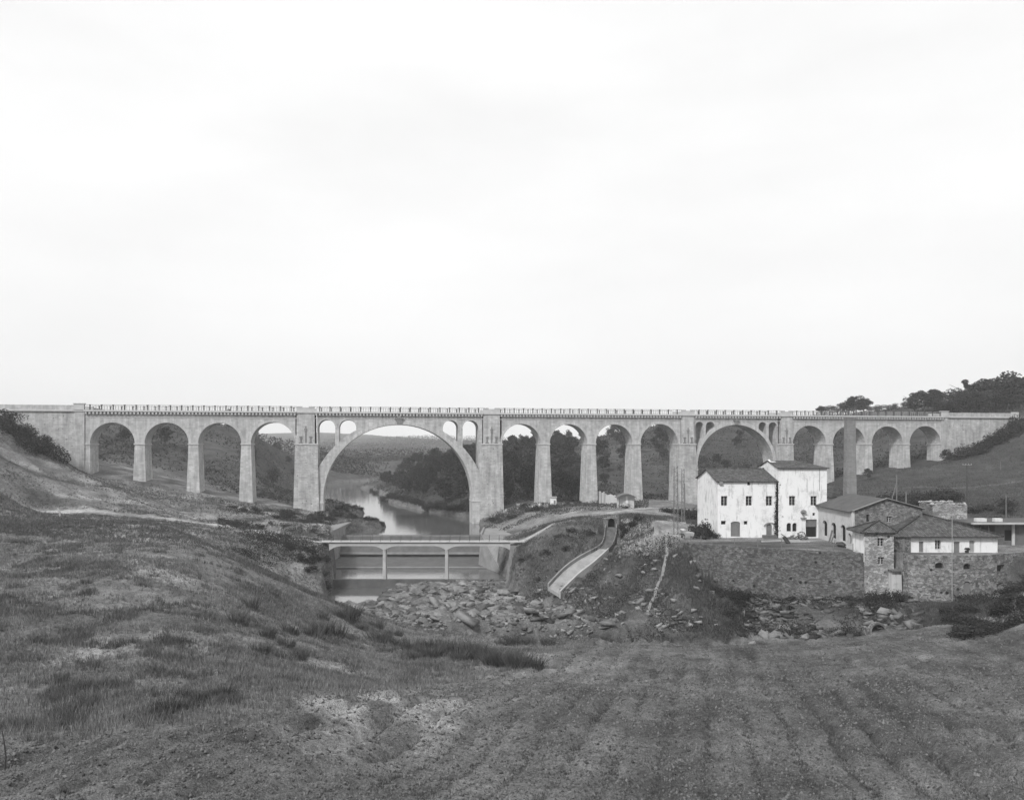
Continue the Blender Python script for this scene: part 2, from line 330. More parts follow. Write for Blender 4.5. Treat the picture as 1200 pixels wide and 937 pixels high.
C += [(0, 0, -1.9), (0, 10, -6.2), (-12, 10, -5.4), (14, 10, -5.6), (-40, 0, 1), (45, 0, 0), (0, -60, 5), (-90, -60, 12), (90, -60, 10), (-70, 60, -6), (-130, 100, 2), (-220, 110, 14), (-130, 170, 7.2), (-220, 230, 12), (-350, 100, 22),
      (90, 50, -13), (130, 90, -12), (200, 100, -4), (140, 150, -6), (200, 200, 12), (350, 100, 20), (300, 300, 26),
      (-400, 500, 14), (0, 520, -17.5), (-150, 700, -16), (-60, 480, -17.5), (-100, 560, -17), (150, 560, -3), (300, 560, 8), (-300, 900, 12), (0, 900, -6), (200, 800, -2), (400, 900, 20), (-200, 500, 8)]
C = np.array(C)
def warp(x, y):
    y = np.maximum(y, -80); q = y + 110; return x / q * 3.2, np.log(q) * 3.2
cu, cv = warp(C[:, 0], C[:, 1])
def tps(r2): return np.where(r2 > 1e-12, r2 * np.log(r2 + 1e-12), 0)
N_ = len(C); A = np.zeros((N_ + 3, N_ + 3)); A[:N_, :N_] = tps((cu[:, None] - cu) ** 2 + (cv[:, None] - cv) ** 2) + np.eye(N_) * 2e-4
A[:N_, N_] = 1; A[:N_, N_ + 1] = cu; A[:N_, N_ + 2] = cv; A[N_:, :N_] = A[:N_, N_:].T
WT = np.linalg.solve(A, np.concatenate([C[:, 2], [0, 0, 0]]))
def rbf(x, y):
    u, v = warp(x, y); r = np.zeros_like(u)
    for i in range(N_): r += WT[i] * tps((u - cu[i]) ** 2 + (v - cv[i]) ** 2)
    return r + WT[N_] + WT[N_ + 1] * u + WT[N_ + 2] * v
def sdist(x, y, poly):
    """signed distance to a closed polygon, negative inside"""
    d = np.full(x.shape, 1e9); ins = np.zeros(x.shape, bool); n = len(poly)
    for i in range(n):
        ax, ay = poly[i]; bx, by = poly[(i + 1) % n]; ex, ey = bx - ax, by - ay
        t = np.clip(((x - ax) * ex + (y - ay) * ey) / (ex * ex + ey * ey + 1e-9), 0, 1)
        d = np.minimum(d, np.hypot(x - ax - t * ex, y - ay - t * ey))
        if ay != by: ins ^= ((ay > y) != (by > y)) & (x < (bx - ax) * (y - ay) / (by - ay) + ax)
    return np.where(ins, -d, d)
def ldist(x, y, pts):
    d = np.full(x.shape, 1e9)
    for (ax, ay), (bx, by) in zip(pts[:-1], pts[1:]):
        ex, ey = bx - ax, by - ay; t = np.clip(((x - ax) * ex + (y - ay) * ey) / (ex * ex + ey * ey + 1e-9), 0, 1)
        d = np.minimum(d, np.hypot(x - ax - t * ex, y - ay - t * ey))
    return d
def pw(*p): return [(X(a, Y), Y) for a, Y in p]
# river above the weir (water level -19) ; gorge below it
RIVER = [(-37, 161), (-34, 170), (-29.5, 180), (-40, 184), (-46, 193), (-46, 203), (-41, 215), (-47, 221), (-58, 232), (-68, 262), (-78, 310), (-84, 345), (-88, 392), (-60, 440), (-30, 520), (0, 560), (30, 560), (0, 500), (-40, 420), (-60, 375), (-68, 345), (-59, 323), (-46, 285), (-43, 262), (-33, 238), (-23, 219), (-13, 203), (-8.5, 192), (-7.5, 180), (-6, 161)]
GORGE = [(-39.5, 168), (-34.6, 150), (-32.6, 139), (-31, 126), (-28, 116), (-22, 104), (-16, 98.5), (0, 96.5), (14, 97), (16, 100), (9, 108), (6, 116), (1.5, 122), (0.2, 128), (-.5, 134), (-2, 141), (-6, 156), (-5.8, 168)]
TERR = [(22.5, 120), (25.5, 115), (29.3, 111.7), (38, 107.5), (47.2, 103.9), (51.4, 103.9), (52.4, 101.6), (54, 99.9), (60, 99.3), (68, 100.5), (74, 104), (110, 110), (110, 128), (60, 131), (32, 140), (24, 130)]
WALL_TOP = -14.6; WATER = -19.6
RIVER = [(-38.5, 166.6) if p == (-37, 161) else (-6.3, 166.6) if p == (-6, 161) else (p[0] * 1.032, p[1] * 1.032) for p in RIVER]
CHUTE = [tuple(W(*q)) for q in ((717, 613.5, 131), (716, 622.5, 128.8), (713, 633.5, 126.2), (706.5, 641, 124.4), (687, 654.5, 120.8), (669, 668, 117.8), (649, 688, 114))]
def sm(a, b, x): t = np.clip((x - a) / (b - a), 0, 1); return t * t * (3 - 2 * t)
TRACK_L = pw((48, 134), (125, 139), (200, 140), (300, 140), (350, 139), (392, 139))
TRACK_R = pw((600, 137), (615, 136.5), (632, 136), (648, 138), (665, 145), (700, 152), (730, 158), (760, 166), (800, 176))
def height(x, y):
    x = np.asarray(x, float); y = np.asarray(y, float); z = rbf(x, y)
    far = sm(560, 900, y)                                  # distant hills
    hills = -15 + 22 * sm(700, 1500, y) * (1 + .5 * fbm(x, y, .0022, 3, 5)) + 25 * np.exp(-((x + 480) / 260) ** 2 - ((y - 2000) / 380) ** 2)
    hills = hills + 10 * np.exp(-((x + 780) / 300) ** 2 - ((y - 1900) / 380) ** 2) + 12 * sm(150, 500, x) * sm(600, 900, y)
    z = z * (1 - far) + hills * far
    amp = .12 + .5 * sm(60, 200, y) + .6 * sm(230, 400, y)
    fld = sm(1.5, -1.5, z - (-8.2 - .164 * y)) * 0
    z = z + amp * fbm(x, y, .09, 5, 1) + .16 * fbm(x, y, .6, 4, 2) * sm(20, 60, y)
    # earth mound gullies
    mo = sm(0, 6, 26 - np.hypot((x - 16) * .9, (y - 112)))
    rid = np.abs(fbm(x * 1.0 + .35 * y, y * .45, .28, 4, 9)); z = z - mo * (2.9 * (0.26 - rid) + .8 * (.2 - np.abs(fbm(x, y, .75, 4, 10)))) * sm(WALL_TOP + .6, WALL_TOP - 1.4, z)
    # left bank humps and excavations
    le = sm(-20, -32, x) * sm(92, 110, y) * sm(178, 160, y); z = z + le * 1.1 * fbm(x, y * 1.3, .1, 4, 12)
    # grassy hummocks on the near left slope
    hl = sm(70, 50, y) * sm(-1, 3, -8.2 - .164 * y * -1 * 0 + z * 0 + 1); z = z + .18 * hl * fbm(x, y, .45, 4, 21)
    # furrows of the ploughed field: shallow ridges running down the slope
    fm = field_mask(x, y)
    ang = (x - .253 * y) ; ph_ = (x - .253 * y) * 2 * math.pi / 2.1 + .8 * fbm(x, y, .12, 2, 31); fr = -(.5 + .5 * np.cos(ph_)) ** 4
    cr = np.sin((y + .12 * x) * 2 * math.pi / 2.3 + fbm(x, y, .2, 2, 33) * 1.2) * sm(50, 60, y)
    z = z + fm * (.36 * fr * np.clip(.65 + 1.5 * fbm(x, y, .16, 3, 35), .1, 1.4) * sm(80, 60, y) + .05 * np.sin(2.9 * ph_ + 2 * fbm(x, y, .4, 2, 36)) * sm(60, 40, y) + .11 * cr + .17 * fbm(x, y, 1.3, 4, 34))
    dk = ldist(x, y, DRAIN); z = z - .45 * np.exp(-(dk / .55) ** 2) * sm(95, 80, y)
    # gorge below the weir
    dg = sdist(x, y, GORGE) + .9 * fbm(x, y, .3, 3, 41)
    bed = -24.2 + 1.3 * fbm(x, y, .16, 4, 42) + 1.1 * np.abs(fbm(x, y, .45, 4, 43)) - .8 * sm(136, 139, y) + 1.3 * sm(112, 98, y) - 1.9 * sm(-20.5, -23.5, x + 1.2 * fbm(x, y, .3, 3, 45)) * sm(115, 118.5, y) - 1.6 * sm(135.5, 137, y) - .55 * sm(-19, -21, x) * sm(118, 122, y)
    k = sm(.9, -.9, dg) * sm(95, 99, y); kb = sm(141, 136, y); z = z * (1 - k) + (np.minimum(z, bed) * (1 - kb) + bed * kb) * k
    # river
    dr = sdist(x, y, RIVER) + .8 * fbm(x, y, .25, 3, 44)
    z = np.where(y > 166.8, np.where(dr < 0, np.minimum(z, WATER - .25 + np.maximum(dr, -6) * .5), np.minimum(np.maximum(z, WATER + np.minimum(dr * .45, .9)), WATER + .9 + np.maximum(dr, 0) * np.where(dr < 14, .34, .34 + (dr - 14) * .03))), z)
    # terrace platform behind the retaining walls
    dt = sdist(x, y, TERR); k = sm(-.45, -1.0, dt); plat = WALL_TOP + .05 * fbm(x, y, .5, 3, 50)
    back = sm(118, 131, y); z = z * (1 - k) + (plat * (1 - back) + np.maximum(plat, z) * back) * k
    fz = np.interp(x, [26, 34, 47, 52, 60, 75], [-21.2, -21.0, -20.9, -20.2, -19.7, -19.4])
    k = sm(0, .2, dt) * sm(9, 5, dt) * sm(25.5, 28.5, x) * sm(118, 113, y) * sm(74, 68, x); z = z * (1 - k) + np.minimum(z, fz + .25 * fbm(x, y, .4, 3, 51)) * k
    for (ax, ay, az_), (bx, by, bz_) in zip(CHUTE[:-1], CHUTE[1:]):
        ex, ey = bx - ax, by - ay; t = np.clip(((x - ax) * ex + (y - ay) * ey) / (ex * ex + ey * ey), 0, 1); d = np.hypot(x - ax - t * ex, y - ay - t * ey)
        k = sm(2.6, 1.5, d); z = z * (1 - k) + np.minimum(z, az_ + (bz_ - az_) * t - .8) * k
    return z
FIELD = pw((430, 20), (440, 27), (480, 38), (560, 50), (640, 64), (650, 80), (700, 92), (860, 93.5), (1060, 90), (1215, 78), (1400, 60), (1400, 15)); FIELD[0] = (-9, 16)
FIELD = [(-40, 12), (-26, 29), (-14, 32.5), (-12, 37), (-9, 45), (-6.5, 56), (1.5, 66), (5, 78), (11, 93), (27, 94.5), (45, 91), (66, 79), (90, 60), (90, 10)]
DRAIN = [(3.2, 70), (8, 60), (13.5, 52), (24, 44), (40, 37)]
def field_mask(x, y): return sm(1.0, -1.0, sdist(x, y, FIELD) + .8 * fbm(x, y, .5, 3, 60))
def tone(x, y, z):
    g = .155 + .03 * fbm(x, y, .05, 3, 70)                     # dry grass
    g = g + .08 * sm(.0, .45, fbm(x, y, .16, 4, 71)) - .075 * sm(-.05, .4, fbm(x, y, .13, 4, 72))
    far = sm(190, 230, y); g = g * (1 - far) + (.065 + .025 * fbm(x, y, .03, 4, 73)) * far
    rt = sm(50, 75, x) * sm(110, 140, y); g = g * (1 - rt) + (.052 + .015 * fbm(x, y, .04, 4, 74)) * rt
    pale = sm(11, 3, np.hypot((x + 74) * .6, (y - 153) * .9)) * sm(-.3, .2, fbm(x, y, .12, 4, 75)) + .8 * sm(9, 2, np.hypot((x + 41) * .45, y - 98)) * sm(-.25, .2, fbm(x, y, .2, 4, 76))
    g = g + .11 * np.clip(pale, 0, 1)
    mo = sm(0, 5, 25 - np.hypot((x - 15) * .9, (y - 113))); g = g * (1 - mo) + mo * (.078 + .045 * fbm(x, y, .25, 5, 77))
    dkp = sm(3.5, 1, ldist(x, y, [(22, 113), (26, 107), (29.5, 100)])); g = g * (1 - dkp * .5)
    yard = sm(1.5, -1, sdist(x, y, [(17, 121), (23, 113), (27, 116), (36, 118), (50, 117), (58, 112), (58, 121), (36, 123), (30, 138), (36, 170), (24, 176), (20, 150)])); g = g * (1 - yard) + yard * (.2 + .06 * fbm(x, y, .4, 4, 78))
    for ln, wd, v in ((TRACK_L, 1.2, .33), (TRACK_R, 1.3, .30), (pw((100, 128), (140, 139), (215, 143), (240, 160)), 1.0, .22), (pw((425, 96), (330, 100), (260, 99), (120, 110)), .8, .2), ([(52, 200), (70, 190), (90, 180), (140, 170)], .7, .11)):
        k = sm(wd, wd * .4, ldist(x, y, ln) + .35 * fbm(x, y, .5, 3, 79)); g = g * (1 - k) + v * k
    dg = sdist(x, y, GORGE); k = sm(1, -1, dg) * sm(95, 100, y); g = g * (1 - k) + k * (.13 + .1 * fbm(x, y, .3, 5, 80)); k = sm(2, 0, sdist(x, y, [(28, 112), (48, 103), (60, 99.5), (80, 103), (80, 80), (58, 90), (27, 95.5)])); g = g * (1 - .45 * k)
    fm = field_mask(x, y); g = g * (1 - fm) + fm * (.112 + .04 * fbm(x, y, .13, 5, 81) - .02 * sm(0, 25, x) + .05 * fbm(x - .253 * y, y * .12, .9, 3, 83) + .02 * sm(40, 22, y))
    pp = fm * sm(6, 1, np.hypot((x + 7.5) * .75, (y - 43) * .4)) ; g = g + .17 * pp * sm(-.3, .2, fbm(x, y, .5, 4, 82))
    dk = ldist(x, y, DRAIN); g = g * (1 - .45 * np.exp(-(dk / .4) ** 2))
    dr = sdist(x, y, RIVER); k = sm(3, .5, dr) * (y > 166.5); g = g * (1 - k) + .12 * k
    return np.clip(g, .02, .5)
def axis(lo, hi, step):
    p = [0.0]
    while p[-1] < hi: p.append(p[-1] + step(p[-1]))
    n = [0.0]
    while n[-1] > lo: n.append(n[-1] - step(-n[-1]))
    return np.array(sorted(set(n + p)))
GX = axis(-2600, 2600, lambda v: .32 if v < 45 else .45 if v < 78 else .45 + (v - 78) * .028)
ys = [-90.0]
while ys[-1] < 2900:
    v = ys[-1]; ys.append(v + (6 if v < 8 else .3 if v < 60 else .36 if v < 165 else .36 + (v - 165) * .013))
GY = np.array(ys)
gx, gy = np.meshgrid(GX, GY); GZ = height(gx, gy)
def H(x, y):
    x = np.clip(np.asarray(x, float), GX[0], GX[-1] - .01); y = np.clip(np.asarray(y, float), GY[0], GY[-1] - .01)
    i = np.clip(np.searchsorted(GX, x, 'right') - 1, 0, len(GX) - 2); j = np.clip(np.searchsorted(GY, y, 'right') - 1, 0, len(GY) - 2)
    fx = (x - GX[i]) / (GX[i + 1] - GX[i]); fy = (y - GY[j]) / (GY[j + 1] - GY[j])
    return (GZ[j, i] * (1 - fx) + GZ[j, i + 1] * fx) * (1 - fy) + (GZ[j + 1, i] * (1 - fx) + GZ[j + 1, i + 1] * fx) * fy
def Hs(x, y): return float(H(x, y))
nx, ny = len(GX), len(GY); idx = np.arange(nx * ny).reshape(ny, nx)
Fq = np.stack([idx[:-1, :-1], idx[:-1, 1:], idx[1:, 1:], idx[1:, :-1]], -1).reshape(-1, 4)
ground = np_mesh('ground', np.stack([gx, gy, GZ], -1).reshape(-1, 3), Fq, M['earth'], smooth=True)
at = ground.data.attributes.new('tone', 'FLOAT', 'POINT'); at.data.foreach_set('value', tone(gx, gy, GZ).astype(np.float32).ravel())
tag(ground, kind='structure')
print('terrain verts', nx * ny)
# water sheets
rv = MB(); rv.add([(-110, 166.5, WATER), (-3, 166.5, WATER), (20, 260, WATER), (60, 600, WATER), (-200, 600, WATER)], [(0, 1, 2, 3, 4)])
tag(rv.build('river_water', M['water']), kind='structure')
p1 = MB(); p1.add([(-40, 135.6, -23.6), (0, 135.6, -23.6), (-3, 149.5, -23.6), (-39, 149.5, -23.6)], [(0, 1, 2, 3)]); tag(p1.build('weir_pool_water', M['water']), kind='structure')
p2 = MB(); p2.add([(-36, 108, -24.95), (4, 108, -24.95), (2, 135, -24.95), (-36, 135, -24.95)], [(0, 1, 2, 3)]); tag(p2.build('lower_pool_water', M['water']), kind='structure')

# ------------------------------------------------------------------ viaduct
via = thing('stone_viaduct', (VO.x, VO.y, 0), 'stone viaduct', 'viaduct', rot=VA)
via['label'] = 'long pale stone railway viaduct with many tall arches across the whole valley'
WD = 5.5
ZC = .55                                   # cap level
TOP = 7.9                                  # underside of cornice slab
def P(mb, name, mat, par=None, sm_=False):
    o = mb.build(name, mat, par or via, sm_, loc=(0, 0, 0)); return o
def vground(s, n=0):
    x, y = vworld(s, n); return Hs(x, y)
# spandrel wall over a run of arches: list of (left_px, right_px) openings, between section ends
def arc_run(a_px, b_px, openings):
    sA, sB = s_px(a_px), s_px(b_px); xs = [sA]; lo = [ZC]; 
    for l, r in openings:
        sl_, sr = s_px(l), s_px(r); c = (sl_ + sr) / 2; rad = (sr - sl_) / 2
        if sl_ > xs[-1] + .01: xs.append(sl_); lo.append(ZC)
        for k in range(1, 40):
            t = math.pi * (1 - k / 40); xs.append(c + rad * math.cos(t)); lo.append(ZC + rad * math.sin(t))
        xs.append(sr); lo.append(ZC)
        ringv = MB(); nv = 26
        for k in range(nv):
            a0 = math.pi * k / nv + .006; a1 = math.pi * (k + 1) / nv - .006
            for y0, y1 in ((-.05, .3), (WD - .3, WD + .05)):
                q = [(c + rr * math.cos(a), y0, ZC + rr * math.sin(a)) for rr, a in ((rad + .01, a0), (rad + .62, a0), (rad + .62, a1), (rad + .01, a1))]
                ringv.prism(q, (0, y1 - y0, 0))
        o = P(ringv, 'arch_ring', M['ring']); o['kind'] = 'stuff'
    if sB > xs[-1] + .01: xs.append(sB); lo.append(ZC)
    m = MB().strip(xs, lo, [TOP] * len(xs), 0, WD); P(m, 'spandrel_wall', M['via'])
def pier(sl_, sr, zb=None, batter=.035, name='pier', mat='via', fb=0.0, zt=ZC, cap=True, n0=0.0, n1=WD):
    c = (sl_ + sr) / 2; g = min(vground(c, -.5), vground(c, WD)); zb = g - 1.5 if zb is None else zb
    d = (zt - zb) * batter; d2 = (zt - zb) * .02
    m = MB().frustum((sl_ - d, sr + d, n0 - d2 - fb, n1 + d2 + fb), (sl_, sr, n0 - fb, n1 + fb), zb, zt - .35)
    o = P(m, name, M[mat])
    if cap:
        m = MB().box(sl_ - .14, sr + .14, n0 - .16 - fb, n1 + .16 + fb, zt - .35, zt); P(m, 'pier_cap', M['trim'], o)
    return o
L1 = [(105.5, 157.8), (169.4, 220.9), (232.2, 282.6), (294.0, 345.7)]
L2 = [(588.4, 633.5), (644.3, 688.2), (698.1, 741.2), (750.7, 794.4)]
L3 = [(929.2, 967.6), (975.9, 1013.5), (1021.6, 1058.0), (1065.8, 1102.5)]
arc_run(99.3, 346.2, L1); arc_run(588, 797.5, L2); arc_run(928.6, 1105, L3)
for Lx in (L1, L2, L3):
    for (a, b), (c, d) in zip(Lx[:-1], Lx[1:]): pier(s_px(b), s_px(c))
pier(s_px(99.3), s_px(105.5), batter=.01); pier(s_px(1102.5), s_px(1106), batter=.01)
# the two wide arches with small relief arches in their haunches
def wide_arch(lp, rp, crown_px, crown_py, outer_l, outer_r, hpx, hpy, smalls, crown_t, legl, legr, small_crown):
    sl_, sr = s_px(lp), s_px(rp); c = (sl_ + sr) / 2; rad = (sr - sl_) / 2; zc = z_at(crown_px, crown_py); zs = zc - rad
    sO, sE = s_px(outer_l), s_px(outer_r)
    a = abs(s_px(hpx) - c); zh = z_at(hpx, hpy); zt = zc + crown_t; D = zt - zh
    R2 = (a * a + D * D) / (2 * D); z2 = zt - R2
    ext = lambda s: z2 + math.sqrt(max(R2 * R2 - (s - c) ** 2, .01))
    inn = lambda s: zs + math.sqrt(max(rad * rad - (s - c) ** 2, 0)) if abs(s - c) < rad else zs
    th = [math.pi * (1 - k / 90) for k in range(91)]; xs = [c + rad * math.cos(t) for t in th]
    m = MB().strip(xs, [zs + rad * math.sin(t) for t in th], [ext(x) for x in xs], -.10, WD + .10)
    P(m, 'main_arch_barrel', M['via'])
    for e0, e1, zb in (legl, legr):
        m = MB(); xs = list(np.linspace(min(sO, s_px(e0)) if e0 < crown_px else s_px(e0), s_px(e1) if e0 < crown_px else max(sE, s_px(e1)), 8)); m.strip(xs, [zs - .05] * 8, [max(ext(x), zs) if abs(x - c) < R2 * .999 else zs for x in xs], -.09, WD + .09)
        P(m, 'haunch_block', M['via'])
    # voussoir joints of the ring face
    vr = MB(); nv = int(math.pi * rad / .95)
    for k in range(nv):
        a0 = math.pi * k / nv + .0035; a1 = math.pi * (k + 1) / nv - .0035
        for y0, y1 in ((-.16, .1), (WD - .1, WD + .16)):
            q = [(c + rr * math.cos(a), y0, zs + rr * math.sin(a)) for rr, a in ((rad + .01, a0), (rad + .85, a0), (rad + .85, a1), (rad + .01, a1))]
            vr.prism(q, (0, y1 - y0, 0))
    o = P(vr, 'arch_ring', M['ring']); o['kind'] = 'stuff'
    # spandrel strips
    def small(l, r):
        a_, b_ = s_px(l), s_px(r); return (a_, b_, (a_ + b_) / 2, (b_ - a_) / 2)
    sms = [small(*q) for q in smalls]; zsm = z_at((lp + rp) / 2, small_crown) 
    edges = sorted(set([sO, sE] + [q[0] for q in sms] + [q[1] for q in sms])); m = MB()
    for e0, e1 in zip(edges[:-1], edges[1:]):
        hit = [q for q in sms if abs(q[2] - (e0 + e1) / 2) < .05]
        if hit:
            a_, b_, cc, rr = hit[0]; t_ = [math.pi * (1 - k / 24) for k in range(25)]; xs = [cc + rr * math.cos(t) for t in t_]
            lo = [max(zsm - rr + rr * math.sin(t), min(ext(x) - .1, TOP - .5)) for t, x in zip(t_, xs)]
            m.strip(xs, lo, [TOP] * len(xs), 0, WD)
            g_ = MB()
            for k in range(12):
                a0 = math.pi * k / 12 + .01; a1 = math.pi * (k + 1) / 12 - .01
                if zsm - rr + rr * math.sin((a0 + a1) / 2) < ext(cc + rr * math.cos((a0 + a1) / 2)): continue
                q = [(cc + r_ * math.cos(a), -.05, zsm - rr + r_ * math.sin(a)) for r_, a in ((rr + .01, a0), (rr + .4, a0), (rr + .4, a1), (rr + .01, a1))]
                g_.prism(q, (0, .3, 0))
            P(g_, 'relief_arch_ring', M['ring'])['kind'] = 'stuff'
        else:
            xs = list(np.linspace(e0, e1, max(2, int((e1 - e0) / .4) + 2))); m.strip(xs, [(ext(x) - .15) if abs(x - c) < a + 3 else ZC for x in xs], [TOP] * len(xs), 0, WD)
    P(m, 'spandrel_wall', M['via'])
    for (e0, e1, zb) in (legl, legr):
        s0, s1 = s_px(e0), s_px(e1); m = MB().box(s0, s1, -.3, WD + .3, zb, zs - .06); o = P(m, 'arch_leg', M['via'])
        m = MB().box(s0 - .1, s1 + .1, -.42, WD + .42, zs - 1.1, zs - .8); P(m, 'impost', M['trim'], o)
    return c, rad, zc
c1 = wide_arch(379, 553.5, 466, 497.2, 371.5, 565, 372.6, 549, [(372.8, 392.9), (397.6, 417.5), (519, 537.2), (542.1, 560.8)], 1.2, (370, 379.05, -19), (553.45, 567.5, -21.5), 491.9)
c2 = wide_arch(817.2, 906.6, 863.5, 497.6, 814.2, 911.5, 815.3, 533, [(815, 824.3), (827, 837.7), (889, 898), (900.8, 910.3)], .9, (813, 817.25, -17), (906.55, 912, -17), 494.2)
# big piers with pilasters and carved panels
def big_pier(pl, pr, ll, lr, zb=None):
    s0, s1 = s_px(ll), s_px(lr); o = pier(s0, s1, zb, .022, 'main_pier', 'via2', .35, ZC)
    a, b = s_px(pl), s_px(pr); m = MB().box(a, b, -.32, WD + .32, ZC, TOP + .0); P(m, 'pilaster', M['via'], o)
    m = MB().box(a - .1, b + .1, -.55, WD + .55, TOP, TOP + .42); m.box(a, b, -.42, -.12, TOP + .42, TOP + 1.35); m.box(a, b, WD + .12, WD + .42, TOP + .42, TOP + 1.35)
    for e in (a, b - (b - a) * .32): m.box(e, e + (b - a) * .32, -.5, -.04, TOP + 1.35, TOP + 1.62)
    P(m, 'pilaster_head', M['trim'], o)
    cx = (a + b) / 2                         # carved emblem: a staff between two short lamps
    g = MB(); g.bar((cx, -.4, ZC + .1), (cx, -.4, ZC + 4.2), .2, .14); g.box(cx - .35, cx + .35, -.5, -.32, ZC + 3.3, ZC + 3.55); g.box(cx - .22, cx + .22, -.5, -.32, ZC + 2.7, ZC + 3.3)
    P(g, 'carved_staff', M['dark_trim'], o)
    for d in (-1, 1):
        q = cx + d * (b - a) * .27; g = MB(); g.frustum((q - .1, q + .1, -.5, -.32), (q - .34, q + .34, -.55, -.32), ZC + .9, ZC + 1.7); g.box(q - .16, q + .16, -.5, -.32, ZC + .25, ZC + .9); g.box(q - .42, q + .42, -.52, -.32, ZC + .1, ZC + .28)
        P(g, 'carved_lamp', M['dark_trim'], o)
big_pier(347.6, 368.8, 345.8, 372.4, -19.5); big_pier(566, 585.6, 564.5, 588.4, -19.5)
big_pier(798, 813.4, 795, 814.8); big_pier(914.3, 928, 911.5, 929.0)
for c, rad, zc in (c1, c2):                 # keystone carved as a bound bundle
    k = 1 if rad > 14 else .75
    g = MB(); g.frustum((c - .5 * k, c + .5 * k, -.5, -.1), (c - .75 * k, c + .75 * k, -.5, -.1), zc, zc + 1.3 * k); g.box(c - 1.1 * k, c + 1.1 * k, -.62, -.1, zc + 1.3 * k, zc + 1.65 * k); g.box(c - .45 * k, c + .45 * k, -.55, -.1, zc + 1.65 * k, zc + 2.1 * k)
    P(g, 'keystone', M['dark_trim'])
# cornice, brackets, string course, railing
s0, s1 = s_px(99.3), s_px(1105)
segs = []; cuts = [s0] + [s_px(v) for v in (347.6, 368.8, 566, 585.6, 798, 813.4, 914.3, 928)] + [s1]
for a, b in zip(cuts[::2], cuts[1::2]): segs.append((a, b))
for a, b in segs:
    m = MB().box(a, b, -.75, WD + .75, TOP, TOP + .38); P(m, 'cornice', M['trim'])
    m = MB().box(a, b, -.07, 0.02, 6.55, 6.75); P(m, 'string_course', M['trim'])
    m = MB(); n = int((b - a) / .8)
    for k in range(n):
        q = a + (k + .5) * (b - a) / n
        for y0, y1 in ((-.62, .0), (WD, WD + .62)): m.box(q - .2, q + .2, y0, y1, TOP - .55, TOP)
    P(m, 'cornice_bracket', M['trim'])['kind'] = 'stuff'
P(MB().box(s0 - 60, s1 + 55, .4, WD - .4, TOP - .4, TOP + .44), 'track_bed', M['conc_mid'])
npost = 0; proto = None
for a, b in segs:
    n = max(2, round((b - a) / 2.45)); 
    for k in range(n):
        q = a + (k + .5) * (b - a) / n
        for y in (-.35, WD + .35):
            if proto is None:
                m = MB().box(-.11, .11, -.1, .1, 0, 1.2); m.box(-.2, .2, -.13, .13, 1.05, 1.25)
                proto = P(m, 'railing_post', M['post']); o = proto
            else: o = proto.copy(); COL.objects.link(o)
            o.location = (q, y, TOP + .38); o.rotation_euler.z = 0 if y < 0 else math.pi; npost += 1
for a, b in segs:
    for y in (-.35, WD + .35):
        m = MB()
        for z in (.2, .65): m.box(a, b, y - .02, y + .02, TOP + .38 + z, TOP + .38 + z + .035)
        m.box(a, b, y - .07, y + .07, TOP + 1.5, TOP + 1.6)
        k = a
        while k < b: m.box(k - .03, k + .03, y - .02, y + .02, TOP + .4, TOP + 1.5); k += .61
        P(m, 'railing', M['rail'])
# abutments: long solid walls with a parapet
for sa, sb, sgn in ((s0 - 70, s0, -1), (s1, s_px(1189), 1)):
    xs = np.linspace(sa, sb, 40); lo = [min(vground(x, 0), vground(x, WD)) - 2 for x in xs]
    P(MB().strip(xs, lo, [TOP] * 40, -.02 if sgn < 0 else .0, WD), 'abutment_wall', M['via2'])
    P(MB().box(sa, sb, -.4, .05, TOP, TOP + .38), 'abutment_cornice', M['trim']); P(MB().box(sa, sb, WD - .05, WD + .4, TOP, TOP + .38), 'abutment_cornice', M['trim'])
    P(MB().box(sa, sb, -.28, .1, TOP + .38, TOP + 1.45), 'parapet', M['via']); P(MB().box(sa, sb, WD - .1, WD + .28, TOP + .38, TOP + 1.45), 'parapet', M['via'])
    if sgn > 0: P(MB().box(sb - .9, sb + .9, -.5, .35, TOP - 3, TOP + 1.75), 'end_pedestal', M['trim'])
    q = s0 - 1.1 if sgn < 0 else s1 + .3
    m = MB().box(q - 1.1, q + 1.1, -.5, .3, TOP + .38, TOP + 1.7); m.box(q - 1.25, q + 1.25, -.62, .4, TOP + 1.7, TOP + 1.9); P(m, 'parapet_pedestal', M['trim'])
    P(MB().box(q - .9, q + 1.1, -.25, 0, (-7 if sgn < 0 else -6.5), TOP), 'end_pilaster', M['via'])
print('posts', npost)

# ------------------------------------------------------------------ weir, its walls and the footbridge
weir = thing('river_weir', (-21, 155, -24), 'stepped concrete weir holding back the river behind the slender footbridge', 'weir')
def prof(name, mat, pts, x0, x1, par):       # profile in (Y, z) extruded along X
    return MB().prism([(x0, y, z) for y, z in pts], (x1 - x0, 0, 0)).build(name, mat, par)
prof('dam_wall', M['conc_dark'], [(162.9, -22.7), (165.6, -20.6), (166.35, -19.55), (168, -19.55), (168.5, -26), (162.9, -26)], -41.5, -3.5, weir)
prof('dam_crest', M['conc_mid'], [(166.3, -19.62), (166.3, -19.48), (166.9, -19.48), (166.9, -19.62)], -41, -4, weir)
prof('dam_footing', M['conc_mid'], [(162.4, -23.0), (162.4, -22.66), (163.3, -22.62), (163.3, -23.0)], -41.5, -3.5, weir)
prof('apron', M['conc_dark'], [(147.9, -26), (147.9, -23.42), (162.85, -23.55), (162.85, -26)], -41, -2, weir)
prof('apron_edge', M['conc_mid'], [(147.6, -23.55), (147.6, -23.36), (148.3, -23.36), (148.3, -23.55)], -39.5, -2.2, weir)
prof('lower_sill', M['conc_dark'], [(134.8, -26.5), (134.8, -23.5), (135.7, -23.5), (135.7, -26.5)], -37, 0.5, weir)
